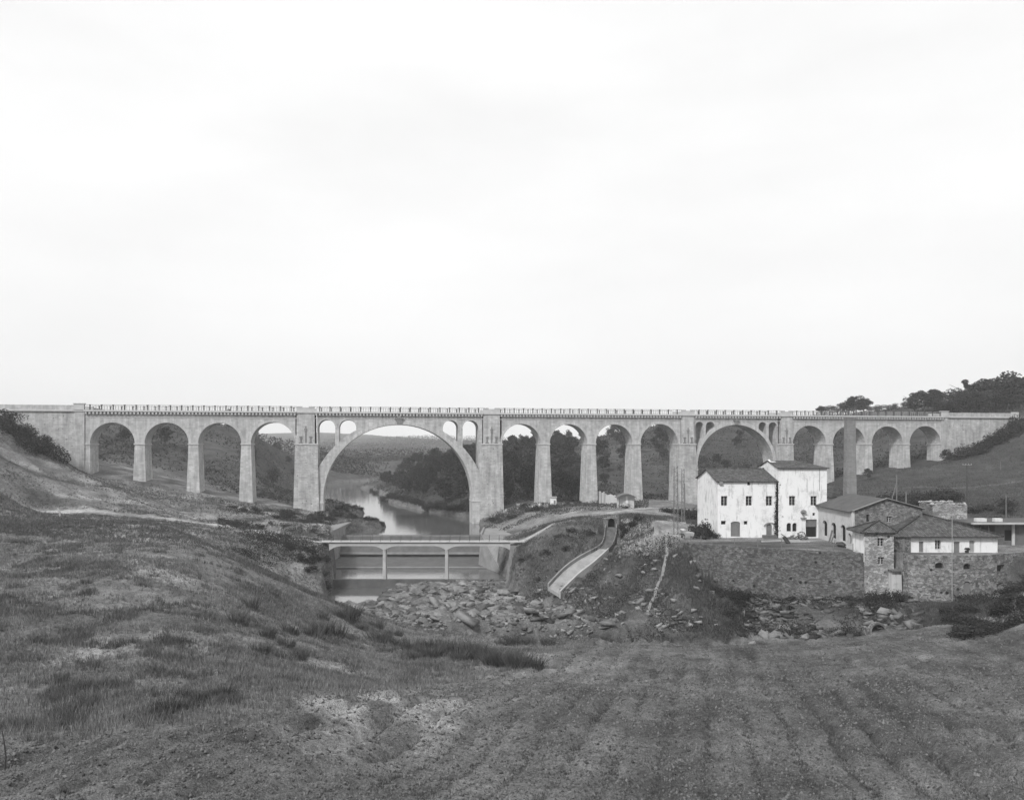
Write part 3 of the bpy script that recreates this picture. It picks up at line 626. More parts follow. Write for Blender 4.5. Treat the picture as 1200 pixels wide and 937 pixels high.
m = MB().frustum((-41.2, -36.2, 151, 177), (-40.7, -37.1, 151.5, 177), -26, -17.6); m.box(-46, -39.9, 160, 160.8, -20, -17.6); m.build('side_wall', M['conc_mid'], weir)
m = MB().add([(-6.2, 167.8, -18.0), (-6.2, 151.5, -17.6), (-1.2, 139.5, -24.9), (-6.8, 151.5, -26), (-6.4, 167.8, -26), (1, 167.8, -18.0), (1.5, 151, -17.5), (2.5, 139.5, -19.5), (3, 139, -26), (3, 167.8, -26)],
             [(0, 1, 3, 4), (1, 2, 3), (0, 5, 6, 1), (1, 6, 7, 2), (2, 7, 8, 3), (3, 8, 9, 4), (0, 4, 9, 5), (5, 9, 8, 7, 6)]); m.build('side_wall', M['conc_mid'], weir)
m = MB().bar((-6.1, 151.6, -17.45), (-1.1, 139.4, -24.5), .28, .25); m.bar((-6.1, 167.8, -17.9), (-6.1, 151.5, -17.45), .4, .3); m.build('wing_wall_coping', M['conc_mid'], weir)
m = MB().frustum((-1.2, 1.2, 134.6, 139.5), (-.3, 1.6, 134.8, 139.5), -25.6, -17.6); m.build('bridge_abutment', M['conc_mid'], weir)
fb = thing('concrete_footbridge', (-18, 136, -17), 'slender three span concrete footbridge with thin railings crossing below the weir', 'footbridge')
DZ = Zp(634.3, 135.4)
prof('deck', M['conc'], [(135.2, DZ - .16), (135.2, DZ), (137.2, DZ), (137.2, DZ - .16)], X(374, 135), X(617, 135), fb)
cols = [X(450.4, 135.6), X(523.3, 135.6)]; xa, xb = X(386, 135.6), X(598, 135.6); sup = [xa] + cols + [xb]
for y0 in (135.35, 136.75):
    m = MB()
    for a, b in zip(sup[:-1], sup[1:]):
        xs = np.linspace(a, b, 41); u = np.minimum(xs - a, b - xs); lo = [DZ - .78 - (.8 * max(0, 1 - q / 2.3) ** 2.2) for q in u]
        m.strip(xs, lo, [DZ - .34] * 41, y0, y0 + .3)
    m.build('haunched_beam', M['conc'], fb)
prof('deck_slab_underside', M['conc_dark'], [(135.3, DZ - .36), (135.3, DZ - .16), (137.1, DZ - .16), (137.1, DZ - .36)], xa, xb, fb)  # darker concrete strip between the pale deck and beams
for c in cols:
    m = MB().frustum((c - .3, c + .3, 135.42, 136.98), (c - .24, c + .24, 135.42, 136.98), -25.5, DZ - .9); o = m.build('column', M['conc'], fb)
    MB().frustum((c - 1.3, c + 1.3, 134.0, 138), (c - .6, c + .6, 134.9, 137.6), -25.5, -23.3).build('footing', M['conc_mid'], o)
pr = None
x = X(376, 135)
while x < X(615, 135):
    for y in (135.3, 137.1):
        if pr is None: pr = MB().box(-.03, .03, -.03, .03, 0, 1.0).build('railing_post', M['iron'], None); pr.parent = fb; o = pr
        else: o = pr.copy(); COL.objects.link(o)
        o.location = (x + 18, y - 136, DZ + 17)
    x += 1.74
for y in (135.3, 137.1):
    m = MB()
    for z in (.5, .97): m.box(X(376, 135), X(614, 135), y - .018, y + .018, DZ + z, DZ + z + .035)
    m.build('handrail', M['iron'], fb)
# ------------------------------------------------------------------ buildings: walls with real openings
def facade(par, name, mat, p0, p1, zb, zt, holes=(), th=.45, top=None):
    """wall from p0 to p1 (plan), outside on the right of p0->p1 seen from above; holes (u0,u1,z0,z1,arched)"""
    p0 = Vector(p0); p1 = Vector(p1); Ln = (p1 - p0).length; u = (p1 - p0) / Ln; nrm = Vector((u.y, -u.x))
    us = sorted({0, Ln} | {h[0] for h in holes} | {h[1] for h in holes}); zs = sorted({zb, zt} | {h[2] for h in holes} | {h[3] for h in holes})
    m = MB()
    def q(a, z, d=0): return (p0.x + u.x * a - nrm.x * d, p0.y + u.y * a - nrm.y * d, z)
    for a, b in zip(us[:-1], us[1:]):
        for c, d in zip(zs[:-1], zs[1:]):
            if any(h[0] <= (a + b) / 2 <= h[1] and h[2] <= (c + d) / 2 <= h[3] for h in holes): continue
            m.add([q(a, c), q(b, c), q(b, d), q(a, d)], [(0, 1, 2, 3)]); m.add([q(a, c, th), q(b, c, th), q(b, d, th), q(a, d, th)], [(3, 2, 1, 0)])
    m.add([q(0, zt), q(Ln, zt), q(Ln, zt, th), q(0, zt, th)], [(0, 1, 2, 3)])
    for h in holes:
        a, b, c, d = h[:4]
        for v in ([q(a, c), q(a, d), q(a, d, th), q(a, c, th)], [q(b, c), q(b, d), q(b, d, th), q(b, c, th)], [q(a, c), q(b, c), q(b, c, th), q(a, c, th)], [q(a, d), q(b, d), q(b, d, th), q(a, d, th)]): m.add(v, [(0, 1, 2, 3)])
        if len(h) > 4 and h[4]:
            r_ = (b - a) / 2; rise = r_ * h[4]; zc = d - rise; n = 8
            for sgn in (-1, 1):
                cx = (a + b) / 2; pts = [(cx + sgn * r_ * math.cos(t), zc + rise * math.sin(t)) for t in [math.pi / 2 * k / n for k in range(n + 1)]]
                poly = [q(cx + sgn * r_, d - .001, .01)] + [q(x_, z_, .01) for x_, z_ in pts]
                m.prism(poly, (-nrm.x * (th - .02), -nrm.y * (th - .02), 0))
    if top:     # gable polygon: list of (u, z)
        m.prism([q(a, z) for a, z in top], (-nrm.x * th, -nrm.y * th, 0))
    return m.build(name, mat, par), q
def filler(par, q, h, kind, mats=None):
    """what stands in an opening"""
    a, b, c, d = h[:4]; arch = h[4] if len(h) > 4 else 0
    def slab(m, a0, b0, c0, d0, y0, y1):
        m.add([q(a0, c0, y0), q(b0, c0, y0), q(b0, d0, y0), q(a0, d0, y0), q(a0, c0, y1), q(b0, c0, y1), q(b0, d0, y1), q(a0, d0, y1)], [(0, 1, 2, 3), (7, 6, 5, 4), (0, 4, 5, 1), (1, 5, 6, 2), (2, 6, 7, 3), (3, 7, 4, 0)])
    m = MB()
    if kind in ('window', 'window_half'):
        f = .07; slab(m, a, a + f, c, d, .2, .27); slab(m, b - f, b, c, d, .2, .27); slab(m, a + f, b - f, c, c + f, .2, .27); slab(m, a + f, b - f, d - f, d, .2, .27)
        mid = (a + b) / 2; slab(m, mid - .06, mid + .06, c + f, d - f, .19, .28)
        for k in (1, 2): zz = c + (d - c) * k / 3; slab(m, a + f, mid - .06, zz - .02, zz + .02, .21, .26); slab(m, mid + .06, b - f, zz - .02, zz + .02, .21, .26)
        o = m.build('window', M['frame'], par); g = MB(); slab(g, a, b, c, d, .3, .32); g.build('pane', M['glass'], o)
        g = MB(); slab(g, a - .22, b + .22, c - .16, c - .01, -.14, .2); g.build('sill', M['sill'], o)
        g = MB(); slab(g, a - .12, b + .12, d + .01, d + .13, -.05, .1); g.build('lintel', M['conc_mid'], o)
        if kind == 'window_half': g = MB(); slab(g, a + .02, mid - .02, c, d, .06, .12); g.build('shutter', M['frame'], o)
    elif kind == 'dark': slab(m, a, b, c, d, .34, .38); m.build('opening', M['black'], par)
    elif kind in ('door', 'shutter'):
        n = max(3, int((b - a) / .22)); w_ = (b - a) / n
        for k in range(n): slab(m, a + k * w_ + .008, a + (k + 1) * w_ - .008, c, d, .16, .2)
        o = m.build('door' if kind == 'door' else 'shutter', M['door'] if kind == 'door' else M['shutter'], par); g = MB(); slab(g, a, b, c, d, .21, .25); g.build('backing', M['wood_dark'], o)
    elif kind == 'big_door':
        n = 10; w_ = (b - a) / n; zz = c + (d - c) * .58
        for k in range(n): slab(m, a + k * w_ + .01, a + (k + 1) * w_ - .01, zz, d, .2, .25)
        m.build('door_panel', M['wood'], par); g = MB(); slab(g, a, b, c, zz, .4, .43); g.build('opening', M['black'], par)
def roof_quad(par, name, a, b, c, d, mat, th=.14, pitch=.3, tiles_=True):
    """a-b eave, d-c ridge, outward up"""
    a, b, c, d = map(Vector, (a, b, c, d)); m = MB(); n0 = (b - a).cross(d - a).normalized(); n0 = n0 if n0.z > 0 else -n0
    m.prism([a, b, c, d] if (c - d).length > .05 else [a, b, c], -n0 * th)
    o = m.build(name, mat, par)
    if tiles_:
        g = MB(); n = max(3, int((b - a).length / pitch))
        for k in range(n):
            t0, t1, tm = (k + .18) / n, (k + .82) / n, (k + .5) / n; sh = random.uniform(0, .1)
            ea, eb, em = a.lerp(b, t0), a.lerp(b, t1), a.lerp(b, tm); ra, rb, rm_ = d.lerp(c, t0), d.lerp(c, t1), d.lerp(c, tm)
            dn = (a - d).normalized() * sh; hh = n0 * (.09 + random.uniform(-.015, .015)); e = n0 * .004
            g.add([ea + dn + e, em + dn + hh, eb + dn + e, ra + e, rm_ + hh, rb + e], [(0, 1, 4, 3), (1, 2, 5, 4), (0, 2, 1), (3, 4, 5)])
        g.build('roof_tile', mat, o)['kind'] = 'stuff'
    return o
def hset(p0x, Y, lst): return [(X(l, Y) - p0x, X(r, Y) - p0x, Zp(b, Y), Zp(t, Y), *ar) for l, r, t, b, *ar in lst]
# house 1
Y1 = 122.0; x0, x1 = X(841, Y1), X(911.3, Y1); yb = 135.3; ze = Zp(563.3, Y1); zr = Zp(549.8, 128.6)
h1 = thing('white_farmhouse', ((x0 + x1) / 2, 128, WALL_TOP), 'whitewashed gable roofed house with three upper windows in a row, left of the taller house', 'house')
hl = hset(x0, Y1, [(845, 852.4, 581, 592.4), (874, 881.3, 581, 592.4), (897.7, 905, 581, 592.4), (845, 850.6, 610, 614.3), (871.8, 876, 610.2, 614.3), (856.4, 867.4, 610.8, 628.5, .35), (898, 904.8, 613.6, 628.5, .9), (875.8, 879, 564.6, 568.3)])
o, q = facade(h1, 'front_wall', M['white'], (x0, Y1), (x1, Y1), -15.2, ze, hl)
for h, k in zip(hl, ('window',) * 3 + ('dark', 'dark', 'door', 'door', 'dark')): filler(h1, q, h, k)
yr = 128.6; gl = [(yb - y, z) for y, z in ((Zp(0, 1) * 0 + 131.2, Zp(562, 131.2)), (130.7, Zp(565.5, 130.7)))]
hg = [(yb - 129.0, yb - 128.5, Zp(565, 128.7), Zp(561.3, 128.7))]
o, q = facade(h1, 'gable_wall', M['white'], (x0, yb), (x0, Y1), -15.2, ze, hg, top=[(0.02, ze), (yb - Y1 - .02, ze), (yb - yr, zr - .05)])
filler(h1, q, hg[0], 'dark')
facade(h1, 'gable_wall', M['white'], (x1 - .02, Y1), (x1 - .02, yb), -15.2, ze, top=[(.02, ze), (yb - Y1 - .02, ze), (yr - Y1, zr - .05)]); facade(h1, 'back_wall', M['white'], (x1, yb), (x0, yb), -15.2, ze)
roof_quad(h1, 'roof_slope', (x0 - .3, Y1 - .35, ze - .05), (x1 + .1, Y1 - .35, ze - .05), (x1 + .1, yr, zr + .12), (x0 - .3, yr, zr + .12), M['tile'])
roof_quad(h1, 'roof_slope', (x1 + .1, yb + .35, ze - .05), (x0 - .3, yb + .35, ze - .05), (x0 - .3, yr, zr + .12), (x1 + .1, yr, zr + .12), M['tile'])
m = MB()
for k in range(24): a = x0 - .3 + k * (x1 - x0 + .4) / 24; m.frustum((a, a + .36, yr - .16, yr + .16), (a + .03, a + .33, yr - .05, yr + .05), zr + .1, zr + .28)
m.build('ridge_tile', M['tile'], h1)['kind'] = 'stuff'
# stone arch and step round the small door
m = MB(); cx = X(902.5, Y1)
for k in range(13):
    a0 = math.pi * k / 13 + .01; a1 = math.pi * (k + 1) / 13 - .01
    m.prism([(cx + .9 * 0 + r_ * math.cos(a), Y1 - .12, Zp(616.5, Y1) + r_ * .62 * math.sin(a)) for r_, a in ((.78, a0), (1.02, a0), (1.02, a1), (.78, a1))], (0, .13, 0))
m.build('door_surround', M['conc_mid'], h1); MB().box(X(893, Y1), X(908, Y1), Y1 - 1.2, Y1 - .02, -15, Zp(626.3, Y1)).build('door_step', M['sill'], h1)
MB().box(X(842.5, Y1), X(846.5, Y1), Y1 - .35, Y1 - .01, Zp(567.2, Y1), Zp(564, Y1)).build('eave_box', M['conc_mid'], h1)
# house 2
Y2 = 121.7; xa, xb = x1 + .02, X(969, Y2); ze2 = Zp(547.8, Y2); yb2 = 131.5; zr2 = Zp(539.2, 127)
h2 = thing('tall_white_house', ((xa + xb) / 2, 126, WALL_TOP), 'tall square whitewashed house with a wide dark barn opening at its foot', 'house')
hl = hset(xa, Y2, [(924.8, 932, 581, 592.2), (950, 957.2, 581, 592.2), (921.9, 927.3, 612.5, 622.5, 1), (928.6, 933.8, 612.5, 622.5, 1), (952.2, 955.3, 600.7, 604), (944.3, 957.4, 608.4, 629.2)])
o, q = facade(h2, 'front_wall', M['white'], (xa, Y2), (xb, Y2), -15.2, ze2, hl)
for h, k in zip(hl, ('window_half', 'window_half', 'dark', 'dark', 'dark', 'big_door')): filler(h2, q, h, k)
facade(h2, 'side_wall', M['white'], (xa, yb2), (xa, Y2), -15.2, ze2); facade(h2, 'side_wall', M['white'], (xb, Y2), (xb, yb2), -15.2, ze2); facade(h2, 'back_wall', M['white'], (xb, yb2), (xa, yb2), -15.2, ze2)
yr2 = (Y2 + yb2) / 2; xr0, xr1 = xa + .1, X(932, yr2)
roof_quad(h2, 'roof_slope', (xa - .25, Y2 - .35, ze2 - .03), (xb + .3, Y2 - .35, ze2 - .03), (xr1, yr2, zr2), (xr0 - .25, yr2, zr2), M['tile'])
roof_quad(h2, 'roof_slope', (xb + .3, yb2 + .35, ze2 - .03), (xa - .25, yb2 + .35, ze2 - .03), (xr0 - .25, yr2, zr2), (xr1, yr2, zr2), M['tile'])
roof_quad(h2, 'roof_slope', (xb + .3, Y2 - .35, ze2 - .03), (xb + .3, yb2 + .35, ze2 - .03), (xr1, yr2 + .01, zr2), (xr1, yr2, zr2), M['tile'])
MB().prism([(xa - .02, Y2 + .3, ze2 - .5), (xa - .02, yb2, ze2 - .5), (xa - .02, yr2, zr2 + .15)], (.25, 0, 0)).build('gable_parapet', M['white'], h2)
m = MB().box(X(904, 125), X(908, 125), 125, 126, Zp(560, 125), Zp(541.5, 125)); m.box(X(903.3, 125), X(908.6, 125), 124.9, 126.1, Zp(541.5, 125), Zp(540.3, 125)); m.build('chimney_stack', M['white'], h2)
m = MB(); cx = X(941, Y2)
m.prism([(cx + .42 * math.cos(t), Y2 - .5, Zp(600, Y2) + .42 * math.sin(t)) for t in [math.pi * k / 8 for k in range(9)]], (0, .5, 0)); m.box(cx - .42, cx + .42, Y2 - .4, Y2 - .01, Zp(607, Y2), Zp(606, Y2)); m.box(cx - .1, cx + .1, Y2 - .3, Y2 - .1, Zp(604, Y2), Zp(600.5, Y2)); m.build('lamp_niche', M['conc_mid'], h2)
MB().bar((cx + 2.6, Y2 - .04, ze2 - .2), (cx + 2.6, Y2 - .04, Zp(575, Y2)), .05).build('drain_pipe', M['conc_mid'], h2)
# hall with arched side windows
Yh = 109.7; hx0, hx1 = X(998, Yh), 58.6; yhb = 121.6; hze = Zp(598.3, Yh); hxr, hzr = X(1038.5, Yh), Zp(584.6, Yh); hze2 = -9.0
h3 = thing('low_mill_hall', (53, 118, WALL_TOP), 'long low hall with worn roof, stone end wall and arched side windows', 'hall')
hl = [(yhb - 120.0, yhb - 118.2, -14.0, -11.6, .7), (yhb - 116.7, yhb - 115.0, -14.0, -11.6, .7), (yhb - 113.4, yhb - 111.7, -14.0, -11.6, .7)]
o, q = facade(h3, 'side_wall', M['cream'], (hx0, yhb), (hx0, Yh), -15.2, hze, hl)
for h in hl: filler(h3, q, h, 'dark')
hl = hset(hx0, Yh, [(1015.2, 1018.8, 602.5, 611), (1039.2, 1045.2, 604.8, 611.8)])
o, q = facade(h3, 'end_wall', M['rub_mid'], (hx0, Yh), (hx1, Yh), -15.2, hze, hl, top=[(.02, hze), (hx1 - hx0, hze), (hx1 - hx0, hze2), (hxr - hx0, hzr - .04)])
filler(h3, q, hl[0], 'dark'); filler(h3, q, hl[1], 'window')
facade(h3, 'side_wall', M['rub_mid'], (hx1, Yh), (hx1, yhb), -15.2, hze2 - .1); facade(h3, 'back_wall', M['cream'], (hx1, yhb), (hx0, yhb), -15.2, hze, top=[(0, hze), (hx1 - hx0, hze), (hx1 - hxr, hzr - .05)])
roof_quad(h3, 'roof_slope', (hx0 - .55, yhb + .3, hze - .12), (hx0 - .55, Yh - .2, hze - .12), (hxr, Yh - .2, hzr + .05), (hxr, yhb + .3, hzr + .05), M['slab_roof'], .12, .5)
roof_quad(h3, 'roof_slope', (hx1 + .3, Yh - .2, hze2), (hx1 + .3, yhb + .3, hze2), (hxr, yhb + .3, hzr + .05), (hxr, Yh - .2, hzr + .05), M['slab_roof'], .12, .5)
m = MB(); m.bar((hx0, Yh - .25, hze + .02), (hxr, Yh - .25, hzr + .16), .3, .1); m.bar((hxr, Yh - .25, hzr + .16), (hx1, Yh - .25, hze2 + .1), .3, .1); m.build('verge_coping', M['conc_mid'], h3)
MB().box(hx0 - .02, hx0 + .4, Yh - .06, Yh + .3, -15, hze).build('corner_quoin', M['cream'], h3)
o, q = facade(h3, 'side_wing_wall', M['cream'], (47.75, Yh), (47.75, 106.6), -15.2, -11.6, [(.6, 1.5, -13.9, -12.4, .9)]); filler(h3, q, (.6, 1.5, -13.9, -12.4), 'dark')
MB().box(47.76, 52, 106.6, Yh, -11.75, -11.6).build('side_wing_roof', M['tile_dark'], h3)
# lean-to house behind the tall house
h4 = thing('lean_to_house', (56, 132, -13), 'small house with sloping tiled roof between the tall white house and the chimney', 'house')
MB().box(X(966, 131), X(990, 131), 131, 135, -15, -8.9).build('wall', M['cream'], h4)
roof_quad(h4, 'roof_slope', (X(964, 130.5), 130.5, Zp(582.3, 130.5)), (X(993.5, 130.5), 130.5, Zp(582.3, 130.5)), (X(982, 134.5), 134.5, Zp(567, 134.5)), (X(962, 134.5), 134.5, Zp(567, 134.5)), M['tile_dark'])
# stone corner tower
Yt = 103.0; tx0, tx1 = X(1013, Yt), X(1047.5, Yt); tyb = 106.6; tz = Zp(622.8, Yt); ta = (X(1029.5, 104.9), 104.9, Zp(610, 104.9))
h5 = thing('stone_corner_tower', (49.5, 105, -20), 'narrow stone tower with small pyramid roof and two windows one above the other', 'tower')
hl = hset(tx0, Yt, [(1028.3, 1036, 630.3, 640), (1029, 1036.2, 652.6, 661)])
o, q = facade(h5, 'front_wall', M['rub_light'], (tx0, Yt), (tx1, Yt), -22.5, tz, hl)
for h in hl: filler(h5, q, h, 'window')
facade(h5, 'side_wall', M['white'], (tx0, tyb), (tx0, Yt), -15.6, tz); MB().box(tx0 - .03, tx0 + .4, Yt + .01, tyb, -22.5, -15.6).build('side_wall_base', M['rub_mid'], h5)
facade(h5, 'side_wall', M['rub_mid'], (tx1, Yt), (tx1, tyb), -22.5, tz)
B = [(tx0 - .75, Yt - .5, tz - .05), (tx1 + .35, Yt - .5, tz - .05), (tx1 + .35, tyb + .3, tz - .05), (tx0 - .75, tyb + .3, tz - .05)]
for a, b in zip(B, B[1:] + B[:1]): roof_quad(h5, 'roof_slope', a, b, ta, ta, M['tile'])
m = MB()
for a in B: m.bar(Vector(a) + Vector((0, 0, .06)), Vector(ta) + Vector((0, 0, .08)), .2, .12)
m.build('hip_tile', M['tile_dark'], h5); MB().bar((tx0 - .3, Yt - .08, Zp(648, 102.9)), (tx0 - .3, tyb, Zp(645, 105)), .06).build('side_rail', M['conc'], h5)
# long low white building with pyramid roof over the terrace
Y6 = 105.0; bx0, bx1 = X(1065.5, Y6), X(1169, Y6); yb6 = 116; bz = Zp(627.6, Y6); ap = (59.1, 110.5, Zp(602.2, 110.5))
h6 = thing('low_white_building', (60, 110, WALL_TOP), 'low white building under a broad tiled hip roof on top of the curved stone terrace', 'building')
hl = hset(bx0, Y6, [(1077, 1082.3, 634.3, 647), (1095.8, 1102.8, 632.6, 643.4), (1117.6, 1124.8, 634.5, 648.5), (1136, 1142, 633, 647)])
o, q = facade(h6, 'front_wall', M['white'], (bx0, Y6), (bx1, Y6), -15.4, bz, hl)
for h, k in zip(hl, ('door', 'window', 'door', 'shutter')): filler(h6, q, h, k)
facade(h6, 'side_wall', M['rub_mid'], (bx0 - .02, yb6), (bx0 - .02, Y6), -15.4, bz); facade(h6, 'side_wall', M['white'], (bx1, Y6), (bx1, yb6), -15.4, bz); facade(h6, 'back_wall', M['rub_mid'], (bx1, yb6), (bx0, yb6), -15.4, bz)
sx = X(1056.5, Y6); hl = [(.15, .75, -14, -12.8)]
MB().box(tx1, bx0 - .02, 104.6, 105.2, -22, bz).build('corner_strip', M['rub_mid'], h6); MB().box(X(1057.5, 104.6), X(1060, 104.6), 104.55, 104.6, Zp(645, 104.6), Zp(631, 104.6)).build('shutter', M['door'], h6)
m = MB().frustum((X(1043.5, 102.4), X(1056, 102.4), 102.0, 104.6), (X(1044, 102.4), X(1055.5, 102.4), 102.2, 104.6), -22, Zp(669, 102.4)); m.build('pale_buttress', M['cream'], h6); MB().box(X(1042.6, 102.4), X(1057, 102.4), 101.8, 104.6, Zp(669, 102.4), Zp(667.4, 102.4)).build('buttress_cap', M['sill'], h6)
B = [(tx1 + .1, 104.3, bz - .03), (bx1 + .45, 104.3, bz - .03), (bx1 + .45, yb6 + .4, bz - .03), (tx1 + .1, yb6 + .4, bz - .03)]
for a, b in zip(B, B[1:] + B[:1]): roof_quad(h6, 'roof_slope', a, b, ap, ap, M['tile'])
m = MB()
for a in B: m.bar(Vector(a) + Vector((0, 0, .08)), Vector(ap) + Vector((0, 0, .12)), .25, .14)
m.build('hip_tile', M['tile_dark'], h6)
# curved terrace wall
h7 = thing('curved_terrace_wall', (60, 99.5, -20), 'curved stone terrace wall with arched windows and a low door under the white building', 'terrace wall')
pl = [(1058, 101.2), (1064, 99.9), (1088, 99.2), (1116, 98.9), (1143, 99.0), (1165, 99.7), (1201, 102.2), (1240, 105.5)]; hz = Zp(648.3, 99)
opn = {2: [((1096, 1105.2), 659, 666, .6, 'dark')], 3: [((1129, 1137.3), 660.2, 667, .6, 'dark'), ((1128.3, 1136.6), 681, 697.5, .7, 'door')], 5: [((1168.3, 1177), 660.5, 668.5, .0, 'dark'), ((1168, 1180), 681, 694, .7, 'dark')]}
for i, ((pa, Ya), (pb, Yb)) in enumerate(zip(pl[:-1], pl[1:])):
    A_ = Vector((X(pa, Ya), Ya)); B_ = Vector((X(pb, Yb), Yb)); Ln = (B_ - A_).length; hs = []; ks = []
    for (l, r), t, b, ar, kd in opn.get(i, []):
        Ym = (Ya + Yb) / 2; u0 = Ln * (l - pa) / (pb - pa); u1 = Ln * (r - pa) / (pb - pa); hs.append((u0, u1, Zp(b, Ym), Zp(t, Ym), ar)); ks.append(kd)
    if i in opn and len(hs) > 1: hs = [hs[0], (hs[0][0], hs[0][1], hs[1][2], hs[1][3], hs[1][4])]
    o, q = facade(h7, 'wall_section', M['rub_terr'], A_, B_, -21.5, hz - .25, hs, .5)
    for h, k in zip(hs, ks):
        filler(h7, q, h, k)
        if k == 'dark': g = MB(); g.add([q(h[0] - .2, h[2] - .15, -.15), q(h[1] + .2, h[2] - .15, -.15), q(h[1] + .2, h[2] - .02, -.15), q(h[0] - .2, h[2] - .02, -.15), q(h[0] - .2, h[2] - .15, .2), q(h[1] + .2, h[2] - .15, .2), q(h[1] + .2, h[2] - .02, .2), q(h[0] - .2, h[2] - .02, .2)], [(0, 1, 2, 3), (7, 6, 5, 4), (0, 4, 5, 1), (1, 5, 6, 2), (2, 6, 7, 3), (3, 7, 4, 0)]); g.build('sill', M['sill'], o)
    g = MB(); g.bar((A_.x, A_.y + .15, hz - .17), (B_.x, B_.y + .15, hz - .17), .62, .16); g.build('coping', M['conc_mid'], o)
    g = MB(); g.bar((A_.x, A_.y + .05, -14.75), (B_.x, B_.y + .05, -14.75), .36, .16); g.build('string_course', M['sill'], o)
# retaining wall below the white houses
h8 = thing('tall_retaining_wall', (36, 107, -20), 'tall rough stone retaining wall holding up the yard of the white houses', 'retaining wall')
rp = [(22.0, 121.5), (25.3, 115), (29.3, 111.6), (38, 107.4), (47.22, 103.2)]
for a, b in zip(rp[:-1], rp[1:]):
    o, q = facade(h8, 'wall_section', M['rub'], a, b, -23.5, -14.45, (), .6)
    n = max(3, int((Vector(b) - Vector(a)).length / .8)); g = MB()
    for k in range(n):
        if random.random() < .18: continue
        p = Vector(a).lerp(Vector(b), (k + .5) / n); g.rock((p.x + .1, p.y + .25, -14.38), random.uniform(.3, .5))
    g.build('coping_stone', M['rub_mid'], o)['kind'] = 'stuff'
MB().bar((X(897.5, 108.6), 108.62, -14.7), (X(897.5, 108.6), 108.62, -18.6), .35, .2).build('drain_pipe', M['wood_dark'], h8)
# ruined stone box, right hand building, chimney
h9 = thing('roofless_stone_block', (67, 120, -14), 'roofless block of pale pitted stone standing behind the low white building', 'ruin')
a, b = X(1093, 118), X(1133.5, 118); zt = Zp(589.5, 118)
facade(h9, 'front_wall', M['rub_light'], (a, 118), (b, 118), -15.4, zt - .2); facade(h9, 'side_wall', M['rub_mid'], (a, 122), (a, 118), -15.4, zt - .25); facade(h9, 'side_wall', M['rub_mid'], (b, 118), (b, 122), -15.4, zt - .2); facade(h9, 'back_wall', M['rub_mid'], (b, 122), (a, 122), -15.4, zt - .1)
g = MB(); k = a
while k < b: g.rock((k, 118.25, zt - .15), random.uniform(.25, .5)); g.rock((k, 121.8, zt - .05), random.uniform(.2, .5)); k += .45
g.build('broken_top_stones', M['rub_light'], h9)['kind'] = 'stuff'
h10 = thing('flat_roofed_building', (74, 114, WALL_TOP), 'damp dark plastered building with a thin pale flat roof at the right edge', 'building')
a, b = X(1166, 113), X(1235, 113)
hl = [(1.4, 2.6, -14, -12.4)]
o, q = facade(h10, 'front_wall', M['greyplaster'], (a, 113), (b, 113), -15.4, -11.55, hl); filler(h10, q, hl[0], 'dark'); facade(h10, 'side_wall', M['greyplaster'], (a, 120), (a, 113), -15.4, -11.55)
MB().box(X(1141, 111.5), b + 1, 112.1, 120, -11.5, -11.28).build('flat_roof', M['slab_roof'], h10); MB().box(X(1141, 111.5) - .05, b + 1, 111.5, 112.1, -11.45, -11.22).build('roof_edge', M['conc'], h10); MB().box(X(1143, 116), a, 117, 119.5, -15.4, -11.5).build('annex_wall', M['greyplaster'], h10)
for l in (1148, 1158): MB().box(X(l, 112), X(l, 112) + .2, 112, 112.2, -15, -11.5).build('roof_post', M['wood_dark'], h10)
MB().box(X(1186, 112.9), X(1189, 112.9), 112.85, 113, -14.9, -11.6).build('lime_streak', M['cream'], h10)
ch = thing('tall_brick_chimney', (X(998.6, 126), 126.7, -14), 'tall square dark brick factory chimney rising behind the hall', 'chimney')
cx = X(998.6, 126); m = MB().frustum((cx - .86, cx + .86, 126, 127.7), (cx - .66, cx + .66, 126.2, 127.5), -15, Zp(491.5, 126.2)); m.build('shaft', M['brick'], ch)
MB().box(cx - .72, cx + .72, 126.13, 127.57, Zp(491.5, 126.2), Zp(489, 126.2)).build('crown', M['brick'], ch)
MB().box(cx - .45, cx + .45, 126.4, 127.3, Zp(489, 126.2) - .02, Zp(489, 126.2) + .03).build('flue', M['black'], ch)
# small structures by the viaduct foot
h11 = thing('open_fronted_shed', (26.5, 166, -13), 'small pale shed with a thin bowed roof standing by the yard track under the arches', 'shed')
Ys = 165.; a, b = X(725, Ys), X(743.5, Ys); zb_ = Hs((a + b) / 2, Ys) ; 
xs = np.linspace(a - .4, b + .4, 15); arc = [Zp(583.3, Ys) + 0.75 * (1 - ((x_ - (a + b) / 2) / ((b - a) / 2 + .4)) ** 2) for x_ in xs]
MB().box(a, b, Ys + .6, Ys + 3, zb_ - 1, Zp(584, Ys)).build('wall', M['cream'], h11); MB().strip(xs, arc, [v + .12 for v in arc], Ys - .6, Ys + 3.2).build('roof', M['sill'], h11)
MB().strip(xs[1:-1], [Zp(584, Ys)] * 13, arc[1:-1], Ys + .65, Ys + .8).build('tympanum', M['cream'], h11)
for xx in (a + .05, b - .1): MB().box(xx, xx + .14, Ys - .4, Ys - .26, zb_ - 1, Zp(583.4, Ys)).build('roof_post', M['sill'], h11)
MB().box(a + .9, b - 1.2, Ys + .5, Ys + .6, zb_ - .3, zb_ + .35).build('dark_opening', M['black'], h11)
m = MB().bar(((a + b) / 2, Ys - .3, Zp(579.7, Ys)), ((a + b) / 2, Ys - .3, Zp(586, Ys)), .06); m.box((a + b) / 2 - .2, (a + b) / 2 + .2, Ys - .5, Ys - .1, Zp(589, Ys), Zp(586, Ys)); m.build('hanging_lamp', M['canvas'], h11)
